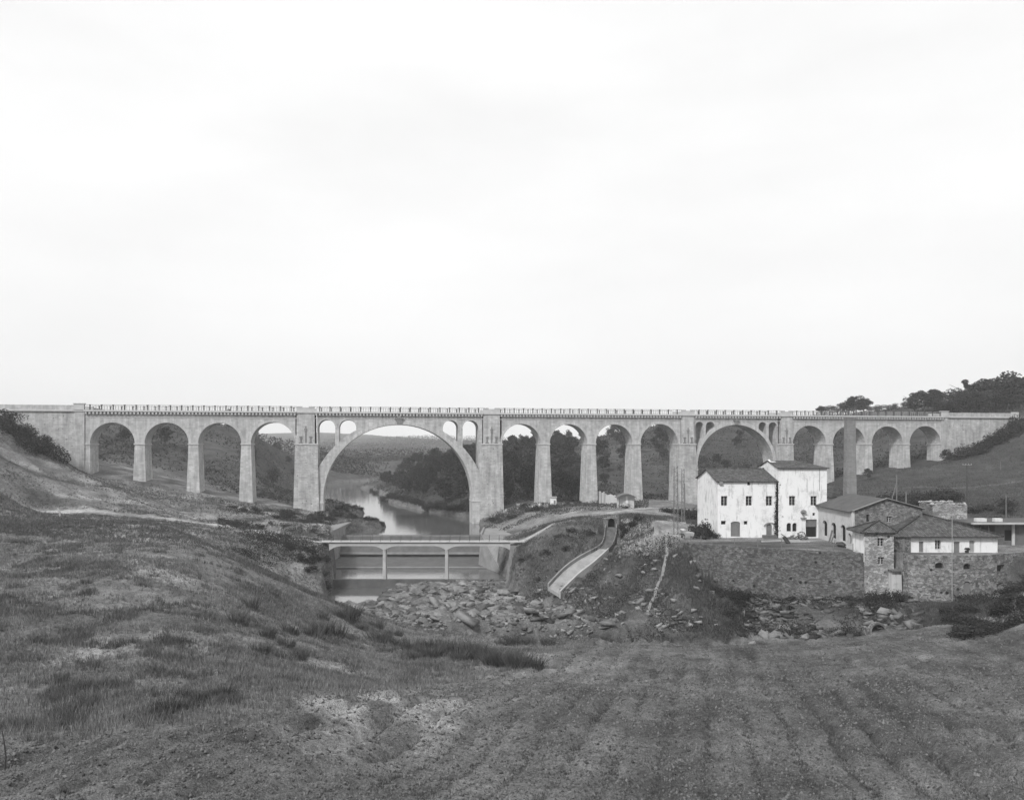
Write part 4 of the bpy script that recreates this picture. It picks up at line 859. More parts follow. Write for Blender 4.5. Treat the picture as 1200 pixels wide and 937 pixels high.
h12 = thing('broken_plaster_wall', (X(712, 176), 176, -14), 'broken pale plaster wall standing between two viaduct piers left of the shed', 'wall')
xs = np.linspace(X(703, 176), X(723, 176), 12); MB().strip(xs, [-17] * 12, [Zp(577 + (0, .5, .2, 1.5, 1.2, 3, 2.5, 1.8, 2.5, 3.5, 3, 4.5)[i], 176) for i in range(12)], 176, 176.5).build('wall', M['cream'], h12)
MB().box(X(702, 176), X(704.2, 176), 175.7, 176.6, -17, Zp(575.5, 176)).build('gate_post', M['conc'], h12); MB().box(X(707, 176), X(708.3, 176), 175.7, 176.6, -17, Zp(576, 176)).build('gate_post', M['conc'], h12)
h13 = thing('tiny_white_hut', (X(648.5, 193), 193, -15), 'tiny white hut set against the foot of a viaduct pier', 'hut')
zh_ = Hs(X(648.5, 193), 193); m = MB().box(X(645, 193), X(652, 193), 193, 194.5, zh_ - 1, Zp(583, 193)); m.build('wall', M['white'], h13); MB().box(X(644.3, 193), X(652.7, 193), 192.8, 194.7, Zp(583, 193), Zp(582, 193)).build('roof', M['conc'], h13); MB().box(X(649, 193), X(651, 193), 192.94, 193, Zp(590, 193), Zp(586, 193)).build('door', M['door'], h13)
# concrete chute on the mound
cz = thing('concrete_chute', (X(680, 122), 122, -18), 'open concrete chute running down the earth mound towards the rubble', 'chute')
left = [(709, 613.5, 131), (708.2, 622, 129), (706, 633, 126.5), (699, 640, 124.8), (678, 651, 121.5), (660, 664, 118.5), (641.8, 683, 114.6)]
right = [(723, 613.5, 131), (722.5, 624, 128.5), (719.5, 634, 126), (713.5, 642, 124), (696, 658, 120), (678, 672, 117.2), (656.8, 692.5, 113.4)]
def dens(p, n=5):
    P_ = [W(*q) for q in p]; o = []
    for i in range(len(P_) - 1):
        for k in range(n):
            t = k / n; p0, p1, p2, p3 = P_[max(i - 1, 0)], P_[i], P_[i + 1], P_[min(i + 2, len(P_) - 1)]
            o.append(.5 * ((2 * p1) + (p2 - p0) * t + (2 * p0 - 5 * p1 + 4 * p2 - p3) * t * t + (3 * p1 - p0 - 3 * p2 + p3) * t ** 3))
    return o + [P_[-1]]
LL, RR = dens(left), dens(right)
def ribbon(A_, B_, t, name, mat, par):
    m = MB(); n = len(A_); vs = []
    for a, b in zip(A_, B_): vs += [a, b, b - Vector((0, 0, t)), a - Vector((0, 0, t))]
    fs = [(0, 1, 2, 3), (4 * n - 1, 4 * n - 2, 4 * n - 3, 4 * n - 4)]
    for i in range(n - 1):
        p = 4 * i; fs += [(p, p + 4, p + 5, p + 1), (p + 1, p + 5, p + 6, p + 2), (p + 2, p + 6, p + 7, p + 3), (p + 3, p + 7, p + 4, p)]
    return m.add(vs, fs).build(name, mat, par)
dz = Vector((0, 0, .55))
fa, fb_ = [a.lerp(b, .08) - dz for a, b in zip(LL, RR)], [a.lerp(b, .92) - dz for a, b in zip(LL, RR)]
ribbon(fa[:15], fb_[:15], .5, 'upper_floor', M['shaded_earthy'], cz); ribbon(fa[14:], fb_[14:], .5, 'chute_floor', M['chute'], cz)  # upper floor coloured dark for shadow as well as dark grass
LW = [a.lerp(b, .08) for a, b in zip(LL, RR)]; ribbon(LL[:18], LW[:18], 1.1, 'side_wall', M['rub_mid'], cz); ribbon(LL[17:], LW[17:], 1.1, 'side_wall', M['conc_mid'], cz)
ribbon([a.lerp(b, .92) for a, b in zip(LL, RR)][:16], RR[:16], 1.1, 'side_wall', M['rub_mid'], cz); ribbon([a.lerp(b, .92) for a, b in zip(LL, RR)][15:], RR[15:], 1.1, 'side_wall', M['conc'], cz)
m = MB(); a, b = X(709.5, 131.5), X(723.5, 131.5)
xs = np.linspace(a + .4, b - .4, 13); lo = [Zp(613, 131.5) + 1.0 * math.sqrt(max(0, 1 - ((x_ - (a + b) / 2) / ((b - a) / 2 - .4)) ** 2)) * .9 for x_ in xs]
m.strip(xs, lo, [Zp(606.5, 131.5)] * 13, 131.4, 132.4); m.box(a - .3, a + .4, 131.3, 132.6, -18, Zp(607, 131.5)); m.box(b - .4, b + .3, 131.3, 132.6, -18, Zp(606.2, 131.5)); m.build('portal', M['rub_mid'], cz)
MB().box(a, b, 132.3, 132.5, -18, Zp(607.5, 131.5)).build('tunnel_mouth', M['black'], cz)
# thin gutter down the mound's nose
g1 = dens([(781, 636, 118), (781.5, 650, 112.6), (778.5, 666, 109.6), (770, 688, 106.2), (759, 711, 102.6)], 16); g1 = [Vector((p.x, p.y, Hs(p.x, p.y) + .22)) for p in g1]
gt = thing('narrow_stone_gutter', tuple(g1[30]), 'narrow pale stone gutter curving down the front of the earth mound', 'gutter')
ribbon([p + Vector((-.2, 0, 0)) for p in g1], [p + Vector((.2, 0, 0)) for p in g1], .5, 'gutter_slab', M['conc_mid'], gt)
# culvert mouth in the rubble
cv_ = thing('round_culvert', (X(1030, 92.3), 92.3, -22), 'round dark culvert mouth in the rubble at the edge of the ploughed field', 'culvert')
cxx, cyy, czz = X(1029.5, 92), 92., Zp(739.5, 92); m = MB(); ring = []
for k in range(20):
    t = 2 * math.pi * k / 20; t2 = 2 * math.pi * (k + 1) / 20
    m.prism([(cxx + r_ * math.cos(a), cyy, czz + r_ * math.sin(a)) for r_, a in ((.8, t), (1.05, t), (1.05, t2), (.8, t2))], (0, .6, 0))
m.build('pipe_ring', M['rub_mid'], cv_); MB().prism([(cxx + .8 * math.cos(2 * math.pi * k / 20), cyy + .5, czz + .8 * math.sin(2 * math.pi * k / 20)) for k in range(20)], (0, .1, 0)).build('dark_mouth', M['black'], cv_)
MB().box(cxx - 1.45, cxx - 1.08, cyy + .05, cyy + 1.2, czz - 1.2, czz + .4).build('side_stone', M['rub_mid'], cv_)

# ------------------------------------------------------------------ masts, poles, yard things
def lattice(px, Y, ytop, ybase, w, label, name='lattice_mast'):
    x = X(px, Y); zt = Zp(ytop, Y); zb = min(Zp(ybase, Y), Hs(x, Y)) - .3; t = thing(name, (x, Y, zb), label, 'mast')
    for i in (-1, 1):
        for j in (-1, 1): MB().bar((x + i * w / 2, Y + j * w / 2, zb), (x + i * w * .42, Y + j * w * .42, zt), .055).build('leg', M['wood'], t)
    m = MB(); n = int((zt - zb) / .6)
    for k in range(n):
        za, zc = zb + (zt - zb) * k / n, zb + (zt - zb) * (k + 1) / n; s_ = 1 if k % 2 else -1
        for j in (-1, 1):
            m.bar((x - s_ * w * .45, Y + j * w * .45, za), (x + s_ * w * .45, Y + j * w * .45, zc), .03); m.bar((x + j * w * .45, Y - s_ * w * .45, za), (x + j * w * .45, Y + s_ * w * .45, zc), .04)
    m.build('lattice_brace', M['wood'], t); MB().box(x - w, x + w, Y - w, Y + w, zb - .3, zb + .45).build('base', M['conc'], t)
    return t
lattice(792, 117, 546, 627, .62, 'tall iron lattice mast nearest the white houses, standing on a pale block above the mound')
lattice(800.3, 135, 549, 606, .45, 'thinner iron lattice mast just behind and right of the tall one')
def pole(px, Y, ytop, ybase, label, r=.1, cross=None, strut=None, mat='wood', name='utility_pole', cat='pole'):
    x = X(px, Y); zt = Zp(ytop, Y); zb = min(Zp(ybase, Y), Hs(x, Y)); t = thing(name, (x, Y, zb), label, cat)
    MB().tube([(x, Y, zb - .4), (x, Y, zt)], r, 8, r * .75).build('post', M[mat], t)
    if cross:
        for dz_ in cross: MB().bar((x - 1.0, Y - .12, zt - dz_), (x + 1.0, Y - .12, zt - dz_), .12).build('crossarm', M['conc_mid'], t)
        for k in (-.9, -.3, .3, .9): MB().frustum((x + k - .05, x + k + .05, Y - .17, Y - .07), (x + k - .03, x + k + .03, Y - .15, Y - .09), zt - cross[0] + .06, zt - cross[0] + .26).build('insulator', M['conc'], t)
    if strut: MB().tube([(x + strut, Y, zb - .2), (x, Y, zt - 1.4)], r * .7, 6).build('strut', M[mat], t)
    return t
pole(802.5, 150, 566, 590, 'short thin grey pole behind the two lattice masts')
pole(1050.8, 140, 556, 592, 'leaning timber pole with a side strut in front of the dark thicket', .12, None, -1.6)
pole(1061.8, 113, 576, 600, 'plain pale timber pole standing behind the end of the hall', .13)
pole(1133, 166, 544, 584, 'dark pole carrying a short crossarm on the hillside meadow', .22, [.1], mat='iron')
pole(1115.8, 98.3, 603, 662, 'thin tall pole fixed to the curved terrace wall', .055, mat='rail')
pole(1179, 130, 580, 604, 'short pale post above the flat roofed building', .09)
pole(1172.5, 190, 541, 556, 'small pale post high on the meadow at the right', .09)
# hand cart under a pale sheet
cx, cy = X(804.5, 119), 119.0; zg = Hs(cx, cy); ct = thing('hand_cart', (cx, cy, zg), 'two wheeled hand cart with a pale load beside the lattice mast', 'cart')
m = MB().frustum((cx - .9, cx + 1.0, cy - .5, cy + .6), (cx - 1.0, cx + 1.1, cy - .6, cy + .7), zg + .65, zg + 1.15); m.build('cart_body', M['conc'], ct)
MB().rock((cx - .6, cy, zg + 1.45), .75).build('load', M['canvas'], ct)
for y in (cy - .72, cy + .78):
    m = MB(); n = 16; 
    for k in range(n):
        t0, t1 = 2 * math.pi * k / n, 2 * math.pi * (k + 1) / n
        m.prism([(cx - .9 + r_ * math.cos(a), y, zg + .55 + r_ * math.sin(a)) for r_, a in ((.46, t0), (.55, t0), (.55, t1), (.46, t1))], (0, .08, 0))
        if k % 2 == 0: m.bar((cx - .9, y + .04, zg + .55), (cx - .9 + .48 * math.cos(t0), y + .04, zg + .55 + .48 * math.sin(t0)), .05)
    m.build('wheel', M['wood_dark'], ct)
MB().bar((cx + 1, cy - .3, zg + .8), (cx + 2.3, cy - .3, zg + .3), .07).build('shaft', M['wood_dark'], ct); MB().bar((cx + 1, cy + .4, zg + .8), (cx + 2.3, cy + .4, zg + .3), .07).build('shaft', M['wood_dark'], ct)
# wooden wheel leaning, log heap, tipped barrow
def heap(px, Y, w_, h_, name, label, cat, mat, n=26, l=1.0):
    x = X(px, Y); zg = Hs(x, Y); t = thing(name, (x, Y, zg), label, cat)
    for k in range(n):
        a = random.uniform(-1, 1); hh = h_ * max(0.1, 1 - abs(a)) * random.random(); c = Vector((x + a * w_, Y + random.uniform(-.4, .4), zg + .1 + hh)); th = random.uniform(0, 3.14); d = Vector((math.cos(th), math.sin(th) * .4, random.uniform(-.4, .7))).normalized() * l * random.uniform(.3, .6)
        MB().tube([c - d, c + d], random.uniform(.05, .1), 6).build('log', mat, t)
heap(933, 119.8, 1.5, .9, 'firewood_heap', 'heap of cut branches and logs against the tall white house', 'firewood', M['wood'])
m = MB(); x = X(939.5, 119.5); zg = Hs(x, 119.5)
for k in range(18):
    t0, t1 = 2 * math.pi * k / 18, 2 * math.pi * (k + 1) / 18; m.prism([(x + r_ * math.cos(a), 119.5, zg + .62 + r_ * math.sin(a)) for r_, a in ((.52, t0), (.63, t0), (.63, t1), (.52, t1))], (0, .1, 0))
wt = thing('cart_wheel', (x, 119.5, zg), 'spoked wooden cart wheel leaning beside the log heap', 'wheel'); m.build('rim', M['wood_dark'], wt); m = MB()
for k in range(10): t0 = 2 * math.pi * k / 10; m.bar((x, 119.55, zg + .62), (x + .54 * math.cos(t0), 119.55, zg + .62 + .54 * math.sin(t0)), .05)
m.build('spokes', M['wood'], wt)
x, y = X(922, 114.5), 114.5; zg = Hs(x, y); bt = thing('tipped_barrow', (x, y, zg), 'dark wheelbarrow tipped on its end near the retaining wall edge', 'wheelbarrow')
MB().add([(x - .5, y, zg + .9), (x - .1, y, zg + 1.1), (x + .6, y, zg + .1), (x + .15, y, zg - .1), (x - .5, y + .6, zg + .9), (x - .1, y + .6, zg + 1.1), (x + .6, y + .6, zg + .1), (x + .15, y + .6, zg - .1)], [(0, 1, 2, 3), (7, 6, 5, 4), (0, 4, 5, 1), (1, 5, 6, 2), (2, 6, 7, 3), (3, 7, 4, 0)]).build('tray', M['wood_dark'], bt)
MB().bar((x - .1, y + .1, zg + 1), (x - .7, y + .1, zg + 1.4), .07).build('handle', M['wood_dark'], bt); MB().bar((x - .1, y + .5, zg + 1), (x - .7, y + .5, zg + 1.4), .07).build('handle', M['wood_dark'], bt)
for px, Y, l in ((928, 116.5, 2.6), (938, 115.2, 3.0), (905, 116, 3.2)):
    x = X(px, Y); zg = Hs(x, Y); tg = MB().bar((x - l / 2, Y, zg + .15), (x + l / 2, Y + .3, zg + .2), .35, .2).build('timber_beam', M['conc'], None, loc=(x, Y, zg))
    tag(tg, {928: 'pale squared beam lying in the yard before the barn opening', 938: 'longest pale beam lying right of the tipped barrow', 905: 'pale beam lying in the yard below the arched door'}[px], 'beam')
# leaning tools by the hall windows, flower pot, small figure-like post
for px, Y, hh, lab in ((971.5, 115.6, 1.9, 'grey plank leaning between the first two arched hall windows'), (973.6, 114.6, 1.5, 'shorter dark plank leaning by the second arched hall window')):
    x = X(px, Y); zg = Hs(x, Y); tag(MB().bar((x, Y, zg), (x + .5, Y, zg + hh), .24, .12).build('leaning_plank', M['wood'], None, loc=(x, Y, zg)), lab, 'plank')
x, y = X(1133.2, 104.3), 104.3; zg = Hs(x, y); fp = thing('flower_pot', (x, y, zg), 'small dark potted plant on the terrace beside the grey door', 'flower pot')
MB().frustum((x - .14, x + .14, y - .14, y + .14), (x - .2, x + .2, y - .2, y + .2), zg, zg + .35).build('pot', M['wood_dark'], fp); MB().rock((x, y, zg + .55), .35).build('plant', M['leaf'], fp)
x, y = X(986, 112.5), 111.0; x = X(985, y); zg = Hs(x, y); tag(MB().rock((x, y, zg + .35), .75).build('dark_sack', M['wood_dark'], None, loc=(x, y, zg)), 'dark lumpy sack on the ground under the third arched hall window', 'sack')
for px, wd, lab in ((1148, 1.5, 'long pale box on the flat roof'), (1168, 1.1, 'shorter pale box at the middle of the flat roof')):
    x = X(px, 114); tag(MB().box(x - wd / 2, x + wd / 2, 113.5, 114.2, -11.25, -10.75).build('roof_box', M['canvas'], None, loc=(x, 114, -11.25)), lab, 'box')
# yard fence: thin posts and wires above the retaining wall
fn = thing('yard_fence', (38, 108, -14.5), 'thin post and wire fence along the top of the retaining wall', 'fence')
pts = []
for a, b in zip(rp[1:-1], rp[2:]):
    for k in range(3): pts.append(Vector(a).lerp(Vector(b), k / 3))
pts.append(Vector((46.4, 103.6)))
for p in pts: MB().bar((p.x, p.y + .9, -14.9), (p.x, p.y + .9, -13.3), .07).build('fence_post', M['wood'], fn)
for z in (-13.5, -14.0):
    m = MB()
    for a, b in zip(pts[:-1], pts[1:]): m.bar((a.x, a.y + .9, z), (b.x, b.y + .9, z), .025)
    m.build('wire', M['wood'], fn)
fn2 = thing('mound_fence', (X(755, 128), 128, -13.5), 'short broken row of fence posts along the top of the earth mound', 'fence')
for px, Y, dy in ((739, 133, 6), (746, 131, 7), (752, 128, 6), (759, 126, 6), (766, 123, 5), (784, 119.5, 8)):
    x = X(px, Y); zg = Hs(x, Y); MB().bar((x, Y, zg - .3), (x + random.uniform(-.15, .15), Y, zg + dy * Y / 900), .14).build('fence_post', M['wood_dark'], fn2)
x, y = X(5, 27.5), 27.5; zg = Hs(x, y)
tag(MB().tube([(x, y, zg - .2), (x + .06, y, zg + .5), (x + .0, y, zg + 1.0), (x - .08, y, zg + 1.45)], .03, 6, .018).build('leaning_stick', M['wood_dark'], None, loc=(x, y, zg)), 'thin dark stick standing in the grass at the left edge', 'stick')
x, y = X(70, 118), 118.0; zg = Hs(x, y); sp = thing('broken_pale_post', (x, y, zg), 'bent pale post standing above the footpath at the left', 'post')
MB().tube([(x - .35, y, zg + 1.5), (x, y, zg + .9), (x + .1, y, zg - .2)], .13, 6).build('post', M['conc'], sp)

# ------------------------------------------------------------------ vegetation
def quads(P_, size, squash=1.0, rng=RNG):
    n = len(P_); a = rng.normal(size=(n, 3)); a /= np.linalg.norm(a, axis=1)[:, None]
    b = rng.normal(size=(n, 3)); b -= (a * b).sum(1)[:, None] * a; b /= np.linalg.norm(b, axis=1)[:, None]
    s = (size * rng.uniform(.55, 1.25, n))[:, None] / 2; b2 = b * s * .7; a2 = a * s
    V = np.stack([P_ - a2, P_ + b2, P_ + a2, P_ - b2], 1).reshape(-1, 3); F = np.arange(4 * n).reshape(n, 4); return V, F
def crown_points(n, lobes, rx, rz, rng, zc=0.0, cone=False):
    pts = []
    for k in range(lobes):
        th = rng.uniform(0, 6.28); h = rng.uniform(-.75, .95); rr = math.sqrt(max(0, 1 - h * h)) * rng.uniform(.35, .8)
        if cone: rr = (1 - (h + .75) / 1.7) * .7
        c = np.array([math.cos(th) * rr * rx, math.sin(th) * rr * rx, h * rz * .75 + zc]); lr = rng.uniform(.28, .5) * rx * (1 if not cone else .8)
        m = n // lobes; d = rng.normal(size=(m, 3)); d /= np.linalg.norm(d, axis=1)[:, None]; d[:, 2] *= .75
        pts.append(c + d * lr * rng.uniform(.45, 1.0, (m, 1)) ** .5)
    return np.concatenate(pts)
def crown_mesh(name, n, lobes, rx, rz, size, zc, seed, mat, cone=False):
    rng = np.random.default_rng(seed); V, F = quads(crown_points(n, lobes, rx, rz, rng, zc, cone), size, rng=rng)
    o = np_mesh(name, V, F, mat); return o
def trunk_mb(h, r, seed, limbs=5):
    rr = random.Random(seed); m = MB(); m.tube([(0, 0, -.6), (rr.uniform(-.1, .1) * h * .3, 0, h * .4), (rr.uniform(-.1, .1) * h * .4, rr.uniform(-.1, .1) * h * .3, h * .85)], r, 7, r * .35)
    for k in range(limbs):
        a = rr.uniform(0, 6.28); z = h * rr.uniform(.35, .65); L_ = h * rr.uniform(.25, .42); m.tube([(0, 0, z), (math.cos(a) * L_ * .5, math.sin(a) * L_ * .5, z + L_ * .45), (math.cos(a) * L_, math.sin(a) * L_, z + L_ * .8)], r * .4, 5, r * .12)
    return m
# prototype trees, ten metres tall; each is an Empty with trunk and crown; the first copy placed is the prototype itself
PROTO = {}
def tree_proto(kind):
    spec = {'round': (2300, 20, 3.9, 4.3, .6, 5.7, 'leaf'), 'round2': (2100, 17, 3.6, 4.4, .58, 5.8, 'leaf2'), 'loose': (1000, 14, 3.5, 4.0, .55, 6.4, 'leaf2'), 'tall': (1700, 16, 2.7, 4.8, .55, 5.4, 'leaf'), 'pale': (1100, 12, 3.2, 3.2, .6, 6.0, 'leaf3'), 'conifer': (1100, 16, 2.3, 5.4, .5, 5.4, 'leaf')}[kind]
    n, lb, rx, rz, sz, zc, mt = spec; sd = abs(hash(kind)) % 1 + len(kind) * 7 + ord(kind[-1])
    e = thing(kind + '_tree', (0, 0, 0), None, None); t = trunk_mb(9, .28, sd).build('trunk', M['bark'], None); t.parent = e
    c = crown_mesh('crown', n, lb, rx, rz, sz, zc, sd, M[mt], kind == 'conifer'); c.parent = e; PROTO[kind] = [e, False]; return e
NAMES = dict(round='broadleaf_tree', round2='broadleaf_tree', loose='thin_leaved_tree', tall='slender_tree', pale='pale_tree', conifer='conifer_tree')
def tree(kind, x, y, h, label, group=None, cat='tree', sx=1.0):
    if kind not in PROTO: tree_proto(kind)
    e, used = PROTO[kind]
    o = e if not used else copy_tree(e); PROTO[kind][1] = True
    o.name = NAMES[kind]; s_ = h / 10; o.location = (x, y, Hs(x, y) - .2); o.scale = (s_ * sx * random.uniform(.9, 1.1), s_ * sx * random.uniform(.9, 1.1), s_); o.rotation_euler = (0, 0, random.uniform(0, 6.28))
    o['label'] = label; o['category'] = cat
    if group: o['group'] = group
    elif 'group' in o.keys(): del o['group']
    return o
rt = random.Random(11)
# wood on the promontory behind the main arch
n = 0; placed = []
while n < 168 and len(placed) < 9000:
    x = rt.uniform(-62, 22); y = rt.uniform(196, 345); placed.append(0)
    d = float(sdist(np.array(x), np.array(y), RIVER)); z = Hs(x, y)
    if d < 1.6 or z < WATER + .3 or x < np.interp(y, [190, 220, 270, 345], [-6, -20, -40, -60]): continue
    if abs(y - yv((x + 80.6) / VC)) < 9: continue
    if any(p and (p[0] - x) ** 2 + (p[1] - y) ** 2 < 13 for p in placed): continue
    placed.append((x, y)); n += 1
    tree(rt.choice(['round', 'round', 'tall', 'round2']), x, y, rt.uniform(5.5, 9.5), 'dark dense tree of the riverside wood seen through the main arch', 'trees of the wood behind the main arch')
# bushy slopes seen through the other arches
n = 0; pl2 = []
while n < 110:
    px = rt.choice([rt.uniform(590, 800), rt.uniform(590, 800), rt.uniform(815, 1110), rt.uniform(100, 350)]); y = rt.uniform(228, 420); x = X(px, y); d = float(sdist(np.array(x), np.array(y), RIVER))
    if d < 4 or (Hs(x, y) + 7.8) / y * 900 > 30: continue
    if px < 360 and rt.random() < .2: continue
    if any((p[0] - x) ** 2 + (p[1] - y) ** 2 < 30 for p in pl2): continue
    pl2.append((x, y)); n += 1
    side = 'left of' if px < 360 else 'right of'
    tree(rt.choice(['round', 'round2', 'loose', 'pale']), x, y, rt.uniform(4.5, 7.5) * (.8 if px > 800 else 1), 'bushy tree on the slope behind the viaduct, %s the river' % side, 'trees on the slopes behind the viaduct, %s the river' % side)
tree('conifer', X(268, 300), 300, 9, 'pointed dark tree on the skyline seen through the third arch from the left')
# hilltop trees at the right, above the parapet
for i, (px, top, Y, k, sx) in enumerate([(1072, 459, 286, 'round', 1), (1083, 456, 284, 'round2', 1.1), (1094, 455, 282, 'round', 1.1), (1104, 458, 283, 'round2', 1), (1113, 455, 278, 'loose', 1), (1121, 454, 280, 'loose', .9), (1131, 444, 272, 'conifer', 1), (1140, 449, 270, 'round', 1.1), (1150, 445, 268, 'round2', 1.1), (1158, 442, 268, 'round', 1.1), (1167, 447, 266, 'round', 1.1), (1176, 438, 262, 'loose', 1.1), (1186, 434, 262, 'loose', 1.2), (1197, 440, 262, 'round', 1.2), (1208, 443, 262, 'round2', 1.2), (1180, 452, 258, 'round', 1.1), (1192, 455, 256, 'round', 1.1), (1145, 458, 262, 'round', 1.0), (1160, 456, 260, 'round2', 1.0), (1125, 462, 262, 'round', 1.0), (1100, 466, 270, 'round', 1.0), (1115, 465, 266, 'round2', 1.0)]):
    x = X(px, Y); h = Zp(top, Y) - Hs(x, Y) + .3
    lab = {'conifer': 'pointed dark tree rising among the hilltop trees above the right abutment'}.get(k, 'dense dark tree of the hilltop grove above the right abutment' if k != 'loose' else 'thin crowned tree of the hilltop grove with sky showing through its leaves')
    tree(k, x, Y, h, lab, None if k == 'conifer' else 'hilltop grove above the right abutment, ' + ('thin crowns' if k == 'loose' else 'dense crowns'), sx=sx * 1.15)
for px, top, Y, k in [(1003, 462, 335, 'round'), (1012, 465, 335, 'round2'), (995, 468, 338, 'round2'), (985, 470, 340, 'pale'), (974, 473, 345, 'pale'), (964, 474, 350, 'round2')]:
    x = X(px, Y); h = max(3.5, Zp(top, Y) - Hs(x, Y)); tree(k, x, Y, h, 'tree of the small clump showing just above the parapet right of the second wide arch', 'small clump above the parapet', sx=1.5)
for px, top, Y in [(1021, 475, 330), (1031, 473, 328), (1041, 474, 326), (1050, 472, 324), (1059, 474, 322), (1066, 473, 320), (1026, 476, 332), (1046, 476, 330)]:
    x = X(px, Y); h = max(3.0, Zp(top, Y) - Hs(x, Y)); tree('loose', x, Y, h, 'low ragged tree in the sparse row along the parapet between clump and grove', 'sparse row of low trees above the parapet', sx=1.8)
tree('tall', X(31, 200), 200, max(3, Zp(470, 200) - Hs(X(31, 200), 200)), 'small tree peeping over the parapet at the far left')
tree('round2', X(1017, 196), 196, 3.6, 'small round tree on the meadow beside the chimney'); tree('round', X(1109, 205), 205, 4.2, 'lone dark round bush tree at the foot of the right abutment')
# bushes
BP = []
for i, (n, lb, mt) in enumerate(((900, 16, 'leaf'), (800, 14, 'leaf2'), (700, 18, 'leaf'), (500, 12, 'leaf3'))):
    o = crown_mesh('bush', n, lb, 1.35, 1.0, .2, .7, 90 + i, M[mt]); BP.append([o, False]); o.data.name = 'bush'
def bush(px, Y, w_, h, label, group=None, k=None, x=None, name='bush'):
    x = X(px, Y) if x is None else x; k = rt.randrange(3) if k is None else k; e, used = BP[k]
    o = e if not used else e.copy()
    if used: COL.objects.link(o)
    BP[k][1] = True; o.name = name; o.location = (x, Y, Hs(x, Y) - .25 * h * .3); o.scale = (w_ / 2.5, w_ / 2.6, h / 1.9); o.rotation_euler = (0, 0, rt.uniform(0, 6.3)); tag(o, label, 'bush', group); return o
def bushes(lst, label, group, **k):
    for q in lst: bush(q[0], q[1], q[2], q[3], label, group, **k)
bushes([(X_ + rt.uniform(-3, 3), 167 + rt.uniform(-7, 4), rt.uniform(3.5, 6), rt.uniform(2, 3.6)) for X_ in (4, 10, 17, 24, 31, 38, 45, 52, 20, 34, 8, 26, 42, 60, 70, 14, 30, 48, 2, 56)], 'dark scrubby bush on the slope below the left abutment wall', 'bushes below the left abutment', k=2)
bushes([(X_, 214 - rt.uniform(0, 5) + max(0, X_ - 1150) * .1, rt.uniform(4, 6.5), rt.uniform(2.6, 4.4)) for X_ in (1166, 1172, 1178, 1184, 1189, 1194, 1198, 1142, 1156, 1124, 1131, 1138, 1146, 1154, 1160, 1168, 1175, 1182, 1190, 1150, 1165, 1180)], 'dark bush on the bank below the right abutment wall', 'bushes below the right abutment', k=0)
bushes([(rt.uniform(1030, 1125), rt.uniform(138, 156), rt.uniform(3, 5.5), rt.uniform(2, 4)) for _ in range(17)], 'dark bush in the thicket behind the hall and the roofless block', 'thicket behind the mill buildings', k=0)
bushes([(rt.uniform(1130, 1230), rt.uniform(124, 142), rt.uniform(3, 5), rt.uniform(1, 2.2)) for _ in range(12)], 'low dark bush on the slope above the flat roofed building', 'bushes above the flat roofed building', k=0)
bushes([(px, Y, w_, h) for px, Y, w_, h in ((806, 150, 4, 2.3), (798, 152, 3.5, 1.8), (788, 155, 3.5, 1.5), (813, 146, 4, 3), (780, 156, 3, 1.2))], 'dark bush piled against the left side of the white farmhouse gable', 'bushes left of the gable', k=0)
bushes([(820, 120.5, 3.2, 2.4), (828, 121, 3.4, 2.6), (834, 120.8, 2.6, 1.8), (815, 123, 2.6, 2.4), (824, 123.5, 3, 3.2), (839, 120.9, 1.8, 1.1)], 'dark bush on the earth heap at the front corner of the white farmhouse', 'bushes at the farmhouse corner', k=0)
bushes([(rt.uniform(338, 386), rt.uniform(126.5, 134), rt.uniform(1.6, 3), rt.uniform(1.1, 2.2)) for _ in range(13)], 'dark bush on the bank under the left end of the footbridge', 'bushes under the footbridge end', k=0)
bushes([(rt.uniform(272, 345), rt.uniform(166, 178), rt.uniform(1.5, 3), rt.uniform(.9, 1.6)) for _ in range(12)] + [(rt.uniform(330, 392), rt.uniform(168, 182), rt.uniform(1.8, 3.2), rt.uniform(.9, 1.7)) for _ in range(16)], 'low dark bush on the flat ground before the left river pier', 'bushes before the left river pier')
bushes([(rt.uniform(575, 720), rt.uniform(172, 190), rt.uniform(1.8, 3), rt.uniform(.9, 1.8)) for _ in range(30)], 'low bush in the scrub at the foot of the middle piers', 'scrub at the foot of the middle piers')
bushes([(rt.uniform(270, 390), rt.uniform(138, 160), rt.uniform(1.2, 2.4), rt.uniform(.6, 1.3)) for _ in range(16)], 'low bush beside the footpath leading to the footbridge', 'bushes beside the footpath')
bushes([(rt.uniform(728, 752), rt.uniform(126, 131), rt.uniform(1.5, 2.6), rt.uniform(.9, 1.6)) for _ in range(8)], 'dark bush at the top of the chute beside its stone portal', 'bushes at the chute portal', k=0)
bushes([(px, Y, rt.uniform(2, 3.4), rt.uniform(1.2, 2.2)) for px, Y in ((850, 104), (856, 106), (862, 107), (868, 108), (860, 103), (872, 106), (878, 106.5), (845, 106), (855, 101), (866, 103.5), (840, 108), (834, 109.5))], 'dark bush in the gully at the left end of the retaining wall', 'bushes in the gully', k=0)
bushes([(rt.uniform(1095, 1225), rt.uniform(86, 93), rt.uniform(2, 3.6), rt.uniform(.9, 1.7)) for _ in range(20)], 'dark bush on the bank below the curved terrace wall', 'bushes below the curved terrace wall', k=0)
bushes([(rt.uniform(985, 1060), rt.uniform(99.5, 102.3), rt.uniform(1.2, 2.2), rt.uniform(1, 2.4)) for _ in range(12)], 'dark creeper bush growing against the foot of the stone corner tower', 'creepers at the tower foot', k=0)
